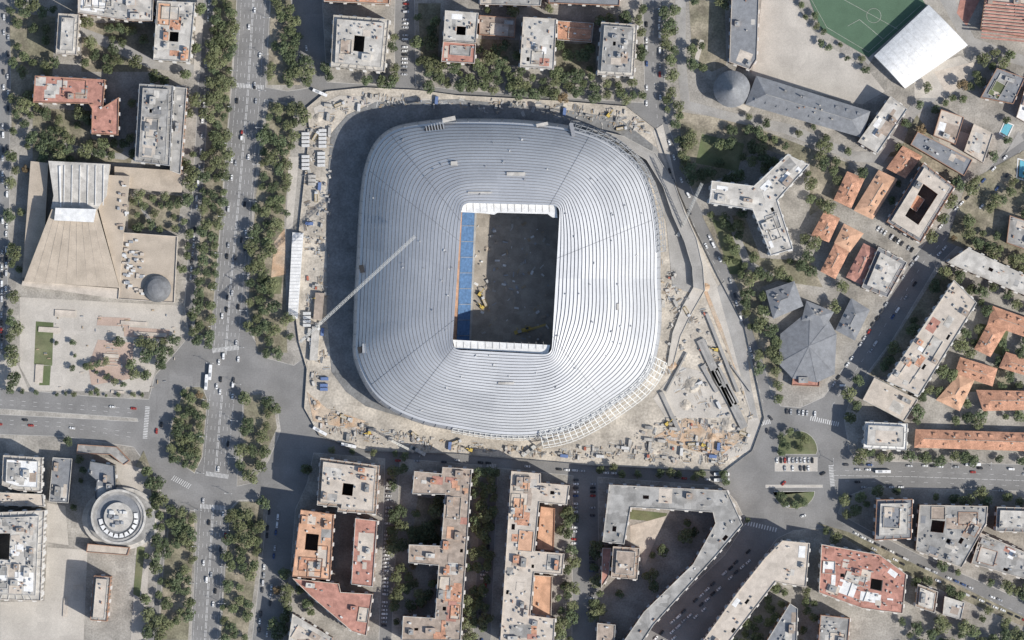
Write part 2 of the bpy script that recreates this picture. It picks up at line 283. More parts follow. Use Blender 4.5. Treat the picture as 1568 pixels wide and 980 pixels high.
# ------------------------------------------------ buildings
FOOT=[]
def building(pts,h,roof='roof_grey',wall='wall_brick',attic=0,holes=(),name='apartment_building',patches=(),wells=0,clut=1.0,ah=2.8,aroof=None):
    P=ccw([U(p) for p in pts]); FOOT.append(P)
    H=[ccw([U(p) for p in q]) for q in holes]
    cx=sum(p[0] for p in P)/len(P); cy=sum(p[1] for p in P)/len(P); off=(cx,cy)
    e=empty(name,off)
    bi=max(range(len(P)),key=lambda i:(Vector(P[i])-Vector(P[(i+1)%len(P)])).length)
    d=Vector(P[(bi+1)%len(P)])-Vector(P[bi]); ang=math.atan2(d.y,d.x)
    edges=[(Vector(P[i]),Vector(P[(i+1)%len(P)])) for i in range(len(P))]
    edges=[q for q in edges if (q[1]-q[0]).length>8] or edges
    def near_ang(x,y):
        best=None
        for a,c in edges:
            dd=c-a; t=max(0,min(1,((x-a.x)*dd.x+(y-a.y)*dd.y)/dd.length_squared)); dist=(a+dd*t-Vector((x,y))).length
            if best is None or dist<best[0]: best=(dist,math.atan2(dd.y,dd.x))
        return best[1]
    xs=[p[0] for p in P]; ys=[p[1] for p in P]
    def rect(x,y,l,w,an):
        ca,sa=math.cos(an),math.sin(an)
        return [(x+a*ca-bq*sa,y+a*sa+bq*ca) for a,bq in((-l/2,-w/2),(l/2,-w/2),(l/2,w/2),(-l/2,w/2))]
    taken=[]
    def ok(r,poly,hs):
        if not all(inside(p,poly) for p in r): return False
        mids=[((r[i][0]+r[i-1][0])/2,(r[i][1]+r[i-1][1])/2) for i in range(4)]
        if not all(inside(p,poly) for p in mids): return False
        c=(sum(p[0] for p in r)/4,sum(p[1] for p in r)/4)
        for hh in hs:
            if any(inside(p,hh) for p in r+mids+[c]) or any(inside(p,r) for p in hh): return False
        return True
    body=P if not attic else inset(P,attic)
    A=abs(area(P)); wells=(wells+1)//2
    for k in range(wells*14):
        if len(H)-len(holes)>=wells: break
        x=R.uniform(min(xs),max(xs)); y=R.uniform(min(ys),max(ys)); an=near_ang(x,y); l=R.uniform(2.6,4.6); w=R.uniform(1.8,3)
        if ok(rect(x,y,l+3,w+3,an),body,[inset(q,-1.5) for q in H]): H.append(ccw(rect(x,y,l,w,an)))
    w=MB(); w.walls(P,KZ,h,wall)
    for q in H: w.walls(q,KZ,h,wall,False)
    rf=MB()
    rf.flat(P,h,roof,H)
    for q in H[len(holes):]: rf.flat(inset(q,-.05),h-7,'roof_grey')
    top=h; surf=P
    par=MB(); par.ring(P,0.45,h,h+0.9,R.choice(['roof_light','roof_beige',wall]))
    if attic:
        AP=inset(P,attic)
        w.walls(AP,h,h+ah,'wall_white' if R.random()<.4 else wall)
        for q in H: w.walls(q,h,h+ah,wall,False)
        rf.flat(AP,h+ah,aroof or R.choice(['roof_grey','roof_light','roof_beige']),H); top=h+ah; surf=AP
        par.ring(AP,0.35,top,top+0.4,'roof_light')
        n=len(P)
        for i in range(n):
            a=Vector(P[i]);c=Vector(P[(i+1)%n]);a2=Vector(AP[i]);c2=Vector(AP[(i+1)%n]); L=(c-a).length
            for j in range(1,int(L/6)):
                t=j/int(L/6); p=a.lerp(c,t);q2=a2.lerp(c2,t)
                par.bar((p.x,p.y,h+.8),(q2.x,q2.y,h+.8),0.3,wall)
    cl=MB(); base=inset(surf,0.6)
    np_=int(A/45*clut)
    for k in range(np_):
        big=k<np_*.45
        l=R.uniform(9,18) if big else R.uniform(3,10);ww=R.uniform(7,13) if big else R.uniform(2.5,7)
        x=R.uniform(min(xs),max(xs)); y=R.uniform(min(ys),max(ys)); r=rect(x,y,l,ww,near_ang(x,y))
        if ok(r,base,H):
            cl.flat(ccw(r),top+0.03+0.004*k,R.choice(list(patches)*2+['roof_light','roof_grey','roof_beige'] if patches else [roof,'roof_brown','roof_light','roof_grey','roof_beige']))
            if big and R.random()<.6: cl.ring(r,.3,top+.03+.004*k,top+.8,R.choice(['roof_light','wall_cream',wall]))
    for k in range(int(A/20*clut)):
        t=R.random()
        if t<0.2: l,ww,hh,m=R.uniform(3.5,8),R.uniform(2.6,5),R.uniform(2.4,3.2),wall
        elif t<0.6: l,ww,hh,m=R.uniform(.8,2.2),R.uniform(.8,1.5),R.uniform(.8,1.5),R.choice(['unit_white','metal_grey','roof_light','roof_grey'])
        else: l,ww,hh,m=R.uniform(.8,2.4),R.uniform(.5,.8),R.uniform(1.2,2),R.choice(['wall_brick','wall_cream','roof_light','roof_grey'])
        x=R.uniform(min(xs),max(xs)); y=R.uniform(min(ys),max(ys)); an=near_ang(x,y); r2=rect(x,y,l+.6,ww+.6,an)
        if ok(r2,base,H+taken):
            taken.append(r2); zt=top+.01
            cl.box(x,y,zt,l,ww,hh,an,m,R.choice([roof,'roof_light','roof_grey','roof_brown','roof_tile' if 'roof_tile' in patches else 'roof_grey']) if t<.2 else m)
            if t<.2: cl.box(x,y,zt+hh,1.4,1.2,.8,an,'metal_grey')
    wn=MB(); n=len(P)
    for i in range(n):
        a=Vector(P[i]);c=Vector(P[(i+1)%n]);L=(c-a).length
        if L<4: continue
        dd=(c-a)/L; nn=Vector((dd.y,-dd.x))*0.05; k=int(L/3.4)
        for s in range(int((h-1)/3.1)):
            z=KZ+1.2+s*3.1
            for j in range(k):
                p=a+dd*((j+.5)*L/k)+nn; q1=p-dd*.8;q2=p+dd*.8
                wn.face([(q1.x,q1.y,z),(q2.x,q2.y,z),(q2.x,q2.y,z+1.5),(q1.x,q1.y,z+1.5)],'glass')
        if L>9 and h>12:
            for s in range(1,int((h-1)/3.1)):
                z=KZ+.7+s*3.1
                for j in range(1,k,3):
                    p=a+dd*((j+.5)*L/k)+nn*11
                    wn.box(p.x,p.y,z,2.6,1.0,.25,math.atan2(dd.y,dd.x),'wall_white')
    dr=MB(); a=Vector(P[bi]);c=Vector(P[(bi+1)%n]); p=(a+c)/2+Vector((d.y,-d.x)).normalized()*0.1
    dr.box(p.x,p.y,KZ,1.8,.15,2.3,ang,'wood')
    w.obj('walls',e,off); rf.obj('roof',e,off); par.obj('parapet',e,off); cl.obj('rooftop_units',e,off); wn.obj('windows',e,off); dr.obj('door',e,off)
    return e
def hip(pts,h,rh=3,roof='roof_tile',wall='wall_cream',name='house',ridge=0.5):
    P=ccw([U(p) for p in pts]); FOOT.append(P)
    cx=sum(p[0] for p in P)/4; cy=sum(p[1] for p in P)/4; off=(cx,cy); e=empty(name,off)
    if (Vector(P[1])-Vector(P[0])).length<(Vector(P[2])-Vector(P[1])).length: P=P[1:]+P[:1]
    w=MB(); w.walls(P,KZ,h,wall); Q=inset(P,-0.6); rf=MB()
    a=(Vector(Q[0])+Vector(Q[3]))/2; c=(Vector(Q[1])+Vector(Q[2]))/2; d=(c-a); W=(Vector(Q[0])-Vector(Q[3])).length
    k=min(0.45,W*ridge/d.length); r1=a+d*k; r2=c-d*k
    z=h-.1; r1=(r1.x,r1.y,h+rh); r2=(r2.x,r2.y,h+rh); q=[(p[0],p[1],z) for p in Q]
    rf.face([q[0],q[1],r2,r1],roof); rf.face([q[2],q[3],r1,r2],roof); rf.face([q[1],q[2],r2],roof); rf.face([q[3],q[0],r1],roof)
    rf.bar(r1,r2,.4,'roof_brown' if roof!='roof_slate' else 'roof_grey')
    an=math.atan2(d.y,d.x); L=d.length
    for i in range(3+int(L/12)):
        t=R.uniform(.2,.8); v=R.uniform(-.3,.3)*W; p=a+d*t; nx,ny=-math.sin(an),math.cos(an)
        rf.box(p.x+nx*v,p.y+ny*v,h,R.uniform(.7,1.8),R.uniform(.7,1.2),rh+.6,an,R.choice(['wall_brick','wall_cream','roof_grey']))
    for i in range(int(L/9)):
        t=(i+.7)/(L/9+.4); p=a+d*t; nx,ny=-math.sin(an),math.cos(an); s=R.choice([-1,1])
        rf.box(p.x+nx*W*.26*s,p.y+ny*W*.26*s,h+rh*.3,2.4,2.0,1.4,an,'wall_cream',roof)
    wn=MB()
    for i in range(4):
        A=Vector(P[i]);C=Vector(P[(i+1)%4]);L=(C-A).length; dd=(C-A)/L; nn=Vector((dd.y,-dd.x))*.05; kk=max(1,int(L/3.5))
        for s in range(max(1,int((h-1)/3.1))):
            for j in range(kk):
                p=A+dd*((j+.5)*L/kk)+nn; z=KZ+1+s*3.1;q1=p-dd*.7;q2=p+dd*.7
                wn.face([(q1.x,q1.y,z),(q2.x,q2.y,z),(q2.x,q2.y,z+1.4),(q1.x,q1.y,z+1.4)],'glass')
    w.obj('walls',e,off); rf.obj('roof',e,off); wn.obj('windows',e,off); return e
RB=building
# NW
RB([(122,-20),(238,-20),(236,34),(205,34),(122,22)],24,'roof_light',patches=['roof_white','roof_grey'])
RB([(92,22),(124,24),(120,86),(88,84)],22,'roof_light',attic=3,wall='wall_cream')
RB([(243,3),(301,6),(293,97),(237,93)],26,'roof_light',wall='wall_cream',holes=[[(262,50),(276,51),(275,66),(261,65)]],patches=['roof_orange','roof_tile','roof_light'])
RB([(56,117),(163,123),(160,165),(184,150),(183,208),(142,206),(143,168),(138,160),(53,158)],20,'roof_red',patches=['roof_red','roof_light','roof_grey','roof_brown'])
RB([(216,130),(268,133),(262,255),(209,248)],28,'roof_grey',attic=3,wall='wall_grey',aroof='roof_grey',patches=['roof_grey','roof_dark'],wells=2)
RB([(269,134),(288,136),(278,268),(262,262)],20,'roof_grey',clut=.5)
# N
RB([(512,25),(597,32),(590,112),(508,104)],30,'roof_light',wall='wall_cream',attic=3,holes=[[(544,56),(560,58),(558,82),(542,80)]],aroof='roof_light',patches=['roof_beige','roof_brown'])
RB([(682,18),(733,22),(729,68),(679,64)],28,'roof_light',patches=['roof_white','roof_beige'],holes=[[(700,42),(714,43),(713,56),(699,55)]])
RB([(679,65),(729,69),(727,99),(676,96)],25,'roof_red',patches=['roof_red'],clut=.6)
RB([(734,24),(790,28),(788,58),(734,54)],9,'roof_brown',clut=.7,patches=['roof_red','roof_brown'])
RB([(801,28),(852,31),(848,108),(796,104)],28,'roof_light',patches=['roof_brown','roof_white','roof_red'],wells=1,wall='wall_white')
RB([(853,32),(909,36),(906,66),(853,62)],9,'roof_tile',clut=.7,patches=['roof_tile','roof_orange'])
RB([(920,36),(975,40),(970,119),(914,116)],30,'roof_light',attic=2.5,wall='wall_grey',wells=1,aroof='roof_grey')
RB([(735,-12),(830,-10),(828,10),(735,8)],15,'roof_grey'); RB([(840,-14),(950,-12),(948,10),(840,6)],15,'roof_slate')
RB([(495,-20),(600,-20),(597,8),(497,4)],18,'roof_tile')
# S
RB([(492,700),(582,712),(577,786),(518,782),(519,775),(487,772)],33,'roof_brown',attic=2.5,holes=[[(527,738),(543,740),(541,758),(525,756)]],wall='wall_brick',patches=['roof_beige','roof_light','roof_tile'],aroof='roof_beige')
RB([(462,779),(513,786),(507,886),(449,881)],29,'roof_orange',holes=[[(470,815),(490,817),(487,842),(468,840)]],patches=['roof_orange','roof_beige','roof_tile'])
RB([(545,792),(579,796),(572,897),(539,893)],27,'roof_red',patches=['roof_red'],clut=.5)
RB([(449,884),(520,892),(523,905),(572,908),(562,972),(540,965),(478,912)],24,'roof_red',patches=['roof_red','roof_tile'],clut=.7)
RB([(449,938),(510,975),(505,1000),(440,1000)],22,'roof_light')
RB([(678,714),(723,717),(706,978),(616,978),(618,941),(667,944),(672,864),(626,860),(627,832),(676,834),(682,756),(632,755),(635,720),(677,724)],31,'roof_brown',wells=6,patches=['roof_orange','roof_light','roof_red','roof_tile','roof_brown'])
RB([(783,720),(828,724),(828,738),(872,742),(868,772),(826,768),(819,842),(864,846),(861,878),(818,875),(812,940),(850,945),(848,980),(766,980)],30,'roof_beige',wells=7,patches=['roof_red','roof_tile','roof_orange','roof_light','roof_brown'])
RB([(828,775),(850,778),(848,843),(821,841)],9,'roof_orange',clut=.2,patches=['roof_orange'])
RB([(818,880),(846,882),(844,944),(814,940)],8,'roof_orange',clut=.2,patches=['roof_orange'])
RB([(932,741),(1112,750),(1136,802),(1095,850),(1000,955),(970,1000),(940,1000),(985,935),(1060,862),(1094,800),(1090,783),(975,776),(965,776),(955,832),(922,828)],28,'roof_grey',wells=5,patches=['roof_light','roof_grey','roof_brown','roof_beige'])
RB([(938,835),(979,838),(975,886),(935,882)],26,'roof_brown',attic=3,wells=0,aroof='roof_brown')
RB([(922,838),(936,838),(932,882),(920,900)],16,'roof_red')
RB([(914,952),(942,955),(940,1000),(912,1000)],22,'roof_brown')
RB([(1196,826),(1238,830),(1232,897),(1205,893),(1186,889),(1100,1000),(1060,1000),(1130,902),(1170,852)],30,'roof_beige',wells=4,patches=['roof_tile','roof_white','roof_red','roof_light'],wall='wall_white')
RB([(1208,922),(1220,930),(1218,1000),(1160,1000)],24,'roof_slate')
RB([(1256,832),(1345,848),(1386,878),(1380,938),(1318,930),(1252,906)],24,'roof_red',wells=2,patches=['roof_red','roof_red','roof_white'],wall='wall_white',clut=1.2,holes=[[(1332,884),(1350,887),(1348,904),(1330,900)]])
RB([(1340,764),(1395,763),(1393,823),(1337,826)],26,'roof_slate',attic=3,aroof='roof_light')
RB([(1406,772),(1510,774),(1508,800),(1470,868),(1400,842)],22,'roof_grey',wells=3,holes=[[(1425,795),(1445,797),(1442,815),(1422,813)]],patches=['roof_brown','roof_slate'])
RB([(1524,775),(1590,777),(1590,815),(1522,812)],22,'roof_slate',attic=2.5)
RB([(1500,815),(1580,850),(1575,888),(1485,862)],18,'roof_grey',patches=['roof_white','roof_red'],wells=1)
RB([(1404,893),(1435,905),(1430,938),(1400,928)],14,'roof_brown',attic=2); RB([(1445,912),(1476,922),(1470,948),(1442,940)],12,'roof_light')
RB([(1255,940),(1300,945),(1295,1000),(1250,1000)],20,'roof_grey')
# E
hip([(1297,264),(1322,274),(1302,318),(1277,306)],9,2,'roof_tile'); hip([(1262,325),(1284,335),(1268,370),(1243,360)],9,2,'roof_tile')
hip([(1345,262),(1372,275),(1335,335),(1308,322)],9,2,'roof_orange'); hip([(1382,225),(1410,240),(1385,272),(1358,258)],9,2,'roof_tile')
hip([(1292,344),(1320,358),(1300,385),(1278,372)],9,2,'roof_orange'); hip([(1278,374),(1298,386),(1278,426),(1257,415)],9,2,'roof_tile')
hip([(1322,374),(1342,384),(1320,436),(1296,424)],10,2,'roof_red')
RB([(1344,378),(1388,402),(1358,456),(1318,440)],14,'roof_slate',attic=3)
RB([(1412,250),(1460,287),(1408,372),(1356,340)],18,'roof_slate',holes=[[(1412,282),(1434,298),(1404,345),(1384,331)]],clut=.4,name='office_building',attic=2.4)
RB([(1403,298),(1415,306),(1402,325),(1392,318)],12,'roof_tile')
hip([(1173,446),(1215,432),(1228,468),(1184,487)],10,4,'roof_slate',ridge=.4)
hip([(1303,458),(1330,475),(1308,520),(1280,505)],8,3,'roof_slate',name='annex_house')
hip([(1235,462),(1275,478),(1262,500),(1228,490)],8,3,'roof_slate',name='annex_house')
RB([(1214,575),(1256,575),(1254,592),(1212,590)],6,'roof_red',clut=.3)
RB([(1458,429),(1493,464),(1405,606),(1355,583)],26,'roof_beige',wells=3,patches=['roof_red','roof_white','roof_light','roof_tile'],wall='wall_white')
RB([(1338,578),(1405,612),(1384,645),(1320,612)],9,'roof_beige',clut=.4,patches=['roof_beige'])
RB([(1480,380),(1590,432),(1590,462),(1448,402)],20,'roof_light',wells=2,patches=['roof_grey','roof_white'])
RB([(1323,645),(1388,648),(1386,689),(1320,686)],22,'roof_white',wall='wall_white',attic=2.5,aroof='roof_light')
hip([(1402,658),(1590,664),(1590,690),(1400,684)],9,3,'roof_tile',name='school_building')
hip([(1520,470),(1590,495),(1590,522),(1512,496)],9,2.5,'roof_tile'); hip([(1512,497),(1538,506),(1515,545),(1492,534)],9,2.5,'roof_tile')
hip([(1540,540),(1590,556),(1590,580),(1530,562)],9,2.5,'roof_tile')
hip([(1470,548),(1525,565),(1518,590),(1462,572)],9,2.5,'roof_tile'); hip([(1468,574),(1490,582),(1468,628),(1434,612)],9,2.5,'roof_orange')
hip([(1495,598),(1590,600),(1590,626),(1505,628)],9,2.5,'roof_tile')
RB([(1404,202),(1488,245),(1475,270),(1393,222)],12,'roof_slate',clut=.8)
RB([(1440,168),(1475,180),(1462,222),(1428,208)],11,'roof_beige',patches=['roof_white','roof_brown']); RB([(1490,190),(1520,205),(1505,250),(1475,232)],9,'roof_beige',patches=['roof_light'])
RB([(1525,105),(1568,120),(1550,160),(1500,150)],13,'roof_slate',patches=['roof_light','lawn','roof_white']); RB([(1570,130),(1590,135),(1590,200),(1555,180)],9,'roof_white')
RB([(1510,-20),(1590,-20),(1590,62),(1500,45)],12,'roof_beige',clut=.2,name='gymnasium')
RB([(1545,330),(1590,345),(1590,390),(1540,372)],10,'roof_grey')
RB([(1362,148),(1388,168),(1342,236),(1312,218)],16,'roof_light',patches=['roof_brown','roof_white'],name='school_building')
b=MB()
for i in range(12):
    x0=1508;  y=2+i*5
    if y<58: b.prism([U(p) for p in[(x0+i*-.7,y),(1590,y+8),(1590,y+10.5),(x0+i*-.7,y+2.5)]],13,13.6,'roof_red','roof_red')
b.obj('striped_canopy')
RB([(1088,278),(1152,286),(1203,238),(1236,254),(1188,308),(1212,382),(1178,392),(1150,322),(1084,312)],38,'roof_light',wall='wall_white',patches=['roof_white','roof_grey','roof_light'],name='apartment_tower',clut=1.6,wells=2)
RB([(1120,-20),(1162,-20),(1158,92),(1148,108),(1116,96)],15,'roof_slate',clut=.1,name='school_building',patches=['roof_slate'])
hip([(1158,118),(1330,172),(1318,210),(1142,160)],14,5,'roof_slate',name='church_nave')
def lathe(name,c,prof,m,n=28,ms=None):
    x,y=U(c); b=MB()
    for k in range(len(prof)-1):
        (r0,z0),(r1,z1)=prof[k],prof[k+1]
        for i in range(n):
            a0=2*math.pi*i/n;a1=2*math.pi*(i+1)/n
            b.face([(x+r0*math.cos(a0),y+r0*math.sin(a0),z0),(x+r0*math.cos(a1),y+r0*math.sin(a1),z0),(x+r1*math.cos(a1),y+r1*math.sin(a1),z1),(x+r1*math.cos(a0),y+r1*math.sin(a0),z1)],(ms[k] if ms else m))
    FOOT.append([(x+prof[0][0]*math.cos(t),y+prof[0][0]*math.sin(t)) for t in[i*.5 for i in range(12)]])
    return b.obj(name,None,(x,y))
lathe('church_dome',(1120,137),[(13.5,0),(13.5,12),(14.2,12),(14.2,12.6),(2.5,24),(2.5,26),(0.01,29)],'roof_slate',ms=['wall_cream','wall_cream','wall_cream','roof_slate','wall_cream','roof_slate'])
b=MB(); P=ccw([U(p) for p in[(1240,476),(1268,492),(1279,512),(1276,572),(1250,584),(1214,578),(1193,556),(1196,512)]]); c=(*U((1238,530)),13)
FOOT.append(P); b.walls(P,KZ,7,'wall_grey'); Q=inset(P,-.8)
for i in range(8): b.face([(*Q[i],6.9),(*Q[(i+1)%8],6.9),c],'roof_slate'); b.bar((*Q[i],7),c,.4,'roof_slate')
b.obj('octagonal_church')
b=MB(); P=[U(p) for p in[(1421,8),(1481,70),(1385,136),(1338,86)]]; FOOT.append(P)
b.walls(P,KZ,9,'wall_white'); A=Vector(P[0]);B=Vector(P[1]);C=Vector(P[2]);D=Vector(P[3]); n=14
z=lambda t:9+4.2*math.sin(math.pi*t)+.3
for i in range(n):
    t0=i/n;t1=(i+1)/n
    p=[A.lerp(B,t0),A.lerp(B,t1),D.lerp(C,t1),D.lerp(C,t0)]; zz=[z(t0),z(t1),z(t1),z(t0)]
    b.face([(q.x,q.y,k) for q,k in zip(p,zz)],'roof_white')
for t in [i/9 for i in range(10)]:
    for i in range(n):
        t0=i/n;t1=(i+1)/n; p=A.lerp(D,t).lerp(B.lerp(C,t),t0); q=A.lerp(D,t).lerp(B.lerp(C,t),t1); b.bar((p.x,p.y,z(t0)+.05),(q.x,q.y,z(t1)+.05),.2,'unit_white')
b.obj('sports_hall')
# football field
fp=MB(); F=[(1235,-12),(1405,-12),(1418,8),(1330,88),(1258,46)]; fp.flat([U(p) for p in F],0.56,'turf'); fp.walls([U(p) for p in F],0.2,0.56,'concrete')
def fl(a,b_): 
    A=U(a);B=U(b_); fp.bar((*A,.58),(*B,.58),.2,'roof_light')
for a,c in[((1410,8),(1330,80)),((1330,80),(1266,42)),((1266,42),(1240,-5)),((1352,60),(1316,30)),((1316,30),(1298,40)),((1375,45),(1275,-10))]: fl(a,c)
for i in range(24):
    a=i*math.pi/12; fl((1338+11*math.cos(a),24+11*math.sin(a)),(1338+11*math.cos(a+.27),24+11*math.sin(a+.27)))
fp.obj('football_field')
# congress palace
def slab(b,pts,z0,z1,mw,mt): b.prism(ccw([U(p) for p in pts]),z0,z1,mw,mt)
b=MB(); FOOT.append([U(p) for p in[(48,247),(200,256),(194,356),(273,362),(268,464),(33,437)]]); FOOT.append([U(p) for p in[(176,255),(282,262),(279,295),(176,286)]])
slab(b,[(48,247),(75,250),(66,430),(35,425)],KZ,9,'wall_cream','roof_tan')
slab(b,[(76,247),(170,252),(165,300),(150,322),(80,320),(84,300)],KZ,17,'wall_cream','roof_light')
slab(b,[(160,268),(200,270),(190,362),(184,440),(152,320)],KZ,12,'wall_cream','roof_tan')
slab(b,[(176,255),(282,262),(279,295),(240,293),(176,286)],KZ,7,'wall_cream','roof_tan')
slab(b,[(190,356),(273,362),(268,464),(182,458)],KZ,10,'wall_cream','roof_tan')
slab(b,[(36,430),(182,442),(182,458),(34,437)],KZ,9.9,'wall_cream','roof_beige')
T=[(82,321),(150,321),(184,441),(38,431)]; q=[U(p) for p in T]; zz=[24,24,13,13]
b.face([(q[i][0],q[i][1],zz[i]) for i in range(4)][::-1],'roof_tan')
for i in range(4):
    j=(i+1)%4; b.face([(*q[i],KZ),(*q[j],KZ),(*q[j],zz[j]),(*q[i],zz[i])],'wall_cream')
for t in [k/9 for k in range(1,9)]:
    A=Vector(q[0]).lerp(Vector(q[1]),t);B=Vector(q[3]).lerp(Vector(q[2]),t); b.bar((A.x,A.y,24.05),(B.x,B.y,13.05),.16,'roof_beige')
slab(b,[(88,319),(150,321),(146,341),(86,338)],23.5,26,'wall_white','roof_white')
slab(b,[(92,255),(94,318),(96,318),(95,255)],17,18,'roof_white','roof_white')
for x in range(100,165,12): slab(b,[(x,254),(x+1.2,254),(x+.5,315),(x-1,315)],17,17.7,'roof_white','unit_white')
for i in range(46):
    x=R.uniform(190,220);y=R.uniform(368,450); c=U((x,y)); b.box(*c,10.02,R.uniform(1,4),R.uniform(1,2.5),R.uniform(.8,2),-.06,R.choice(['unit_white','metal_grey','roof_beige']))
for i in range(16):
    x=R.uniform(180,196);y=R.uniform(280,350); c=U((x,y)); b.box(*c,12.02,R.uniform(1,4),R.uniform(1,2.5),R.uniform(.8,2),-.06,R.choice(['unit_white','metal_grey','roof_brown']))
b.ring([U(p) for p in[(190,356),(273,362),(268,464),(182,458)]],.5,10,11,'roof_beige')
b.obj('congress_palace')
lathe('congress_dome',(242,442),[(10.5,10),(10.5,11.5),(9.8,13),(7.5,15),(4,16.3),(0.01,16.8)],'roof_dark')
# SW complex
RB([(8,696),(68,700),(66,752),(30,750),(6,742)],24,'roof_light',wall='wall_white',attic=3,aroof='roof_white',name='office_building')
RB([(-20,752),(68,756),(70,775),(-20,772)],18,'roof_beige',wall='wall_white',name='office_building')
RB([(-20,784),(72,780),(66,918),(-20,915)],30,'roof_light',wall='wall_white',attic=4,holes=[[(-4,815),(20,815),(18,856),(-4,854)]],patches=['roof_white','roof_grey'],name='office_building',clut=1.5)
RB([(146,880),(172,882),(166,950),(140,948)],20,'roof_grey',name='office_building',attic=2)
lathe('office_tower',(184,790),[(20,0.2),(20,26),(21,26),(21,27.2),(19.3,27.2),(19.3,26.4),(17,26.4),(17,25.6),(11,25.6),(11,28.5),(0.01,28.5)],'roof_light',n=40,ms=['glass','roof_light','wall_white','roof_light','roof_light','roof_grey','roof_light','roof_slate','wall_white','roof_light'])
b=MB(); x,y=U((184,792))
for i in range(11):
    a=-2.9+i*.3; b.box(x+13.5*math.cos(a),y+13.5*math.sin(a),25.7,3,5,1.2,a,'unit_white','roof_white')
for i in range(14): b.box(x+R.uniform(-7,7),y+R.uniform(-6,6),28.5,R.uniform(1,4),R.uniform(1,3),R.uniform(.8,2),0,R.choice(['metal_grey','roof_slate','unit_white']))
b.obj('rooftop_plant')
b=MB()
for r,z,m in[((30,24),4,'roof_light'),((26,21),6,'roof_grey')]:
    x,y=U((186,790)); P=[(x+r[0]*math.cos(i*.18),y-2+r[1]*math.sin(i*.18)) for i in range(35)]
    b.prism(P,KZ,z,'wall_white',m)
b.obj('podium_terrace')
RB([(140,705),(178,712),(180,760),(165,775),(148,762),(150,735),(138,725)],22,'roof_slate',name='office_building',wall='glass')
RB([(135,832),(200,838),(196,850),(133,845)],8,'roof_beige',clut=.6,name='entrance_canopy')
RB([(120,680),(180,684),(200,705),(190,712),(170,696),(118,694)],8,'roof_grey',clut=.5,name='entrance_canopy')
RB([(82,700),(112,702),(106,770),(76,768)],10,'roof_slate',clut=.6,name='office_building',wall='glass')
b=MB()
for (x,y,l,w) in[(60,572,6,14),(100,480,16,5),(205,495,20,3),(170,545,12,3),(230,512,25,3),(75,505,16,4),(180,600,10,2),(120,900,8,3),(100,930,3,14)]:
    b.box(*U((x,y)),KZ,l,w,1,-.06,'wall_cream','roof_beige')
for i in range(10): b.box(*U((172,515+i*5)),KZ+.1,9,.5,.25+.05*i,-.05,'roof_beige')
for i in range(60): b.box(*U((R.uniform(40,270),R.uniform(475,595))),.45,R.uniform(.5,3),R.uniform(.4,1),.5,R.choice([0,1.57]),R.choice(['roof_beige','metal_grey','wood']))
b.obj('plaza_planters')
b=MB(); b.flat([U(p) for p in[(1540,188),(1550,192),(1542,208),(1532,202)]],.55,'pool'); b.ring([U(p) for p in[(1538,185),(1553,191),(1543,212),(1529,205)]],.8,.2,.6,'roof_white')
b.obj('swimming_pool')
b=MB(); b.flat([U(p) for p in[(1562,245),(1575,250),(1572,275),(1560,270)]],.55,'pool'); b.ring([U(p) for p in[(1558,242),(1578,247),(1576,279),(1556,273)]],.8,.2,.6,'roof_white'); b.obj('swimming_pool')
# ------------------------------------------------ stadium
C=(777,427)
out=[(1001,430),(1003,480),(1000,520),(990,560),(968,588),(935,612),(900,634),(860,652),(810,660),(760,659),(700,650),(650,640),(603,620),(572,592),(551,545),(551,500),(553,450),(556,400),(558,350),(561,300),(567,260),(581,226),(607,204),(650,195),(700,192),(780,193),(840,198),(880,205),(920,219),(950,239),(975,265),(990,300),(998,340),(1001,380)]
def cat(pts,k=10):
    r=[];n=len(pts)
    for i in range(n):
        p0,p1,p2,p3=[Vector(pts[(i+j-1)%n]) for j in range(4)]
        for j in range(k):
            t=j/k; r.append(tuple(0.5*((2*p1)+(p2-p0)*t+(2*p0-5*p1+4*p2-p3)*t*t+(3*p1-p0-3*p2+p3)*t**3)))
    return r
OUT=cat(out)
ic=[(708,312),(857,316),(844,543),(693,535)]
INN=[]
for i in range(4):
    p=Vector(ic[i]);a=Vector(ic[i-1]);c=Vector(ic[(i+1)%4]); r=13
    p1=p+(a-p).normalized()*r; p2=p+(c-p).normalized()*r
    for j in range(7):
        t=j/6; INN.append(tuple(p1*(1-t)**2+2*p*t*(1-t)+p2*t*t))
def ray(poly,th):
    dx,dy=math.cos(th),math.sin(th); best=0
    for i in range(len(poly)):
        ax,ay=poly[i][0]-C[0],poly[i][1]-C[1]; bx,by=poly[(i+1)%len(poly)][0]-C[0],poly[(i+1)%len(poly)][1]-C[1]
        ex,ey=bx-ax,by-ay; den=dx*ey-dy*ex
        if abs(den)<1e-9: continue
        t=(ax*ey-ay*ex)/den; s=(ax*dy-ay*dx)/den
        if t>0 and -1e-6<=s<=1+1e-6: best=max(best,t)
    return best
N=360
TH=[2*math.pi*i/N for i in range(N)]
RI=[ray(INN,t) for t in TH]; RO=[ray(OUT,t) for t in TH]
KW=[math.exp(-(j/11)**2) for j in range(-24,25)]; KS=sum(KW)
RIS=[sum(RI[(i+j)%N]*KW[j+24] for j in range(-24,25))/KS for i in range(N)]
def SP(i,t,z,ex=0):
    i%=N; w_=min(1,max(0,t)*3.2); ri=RI[i]*(1-w_)+RIS[i]*w_
    r=ri+(RO[i]-ri)*t+ex; x,y=U((C[0]+r*math.cos(TH[i]),C[1]+r*math.sin(TH[i]))); return (x,y,z)
def Hh(t): return 49-22*t**2.6
K=27
st=empty('stadium',U(C)); so=U(C)
rf=MB()
sect=[R.choice(['st_roof','st_roof_b','st_roof_c']) for _ in range(40)]
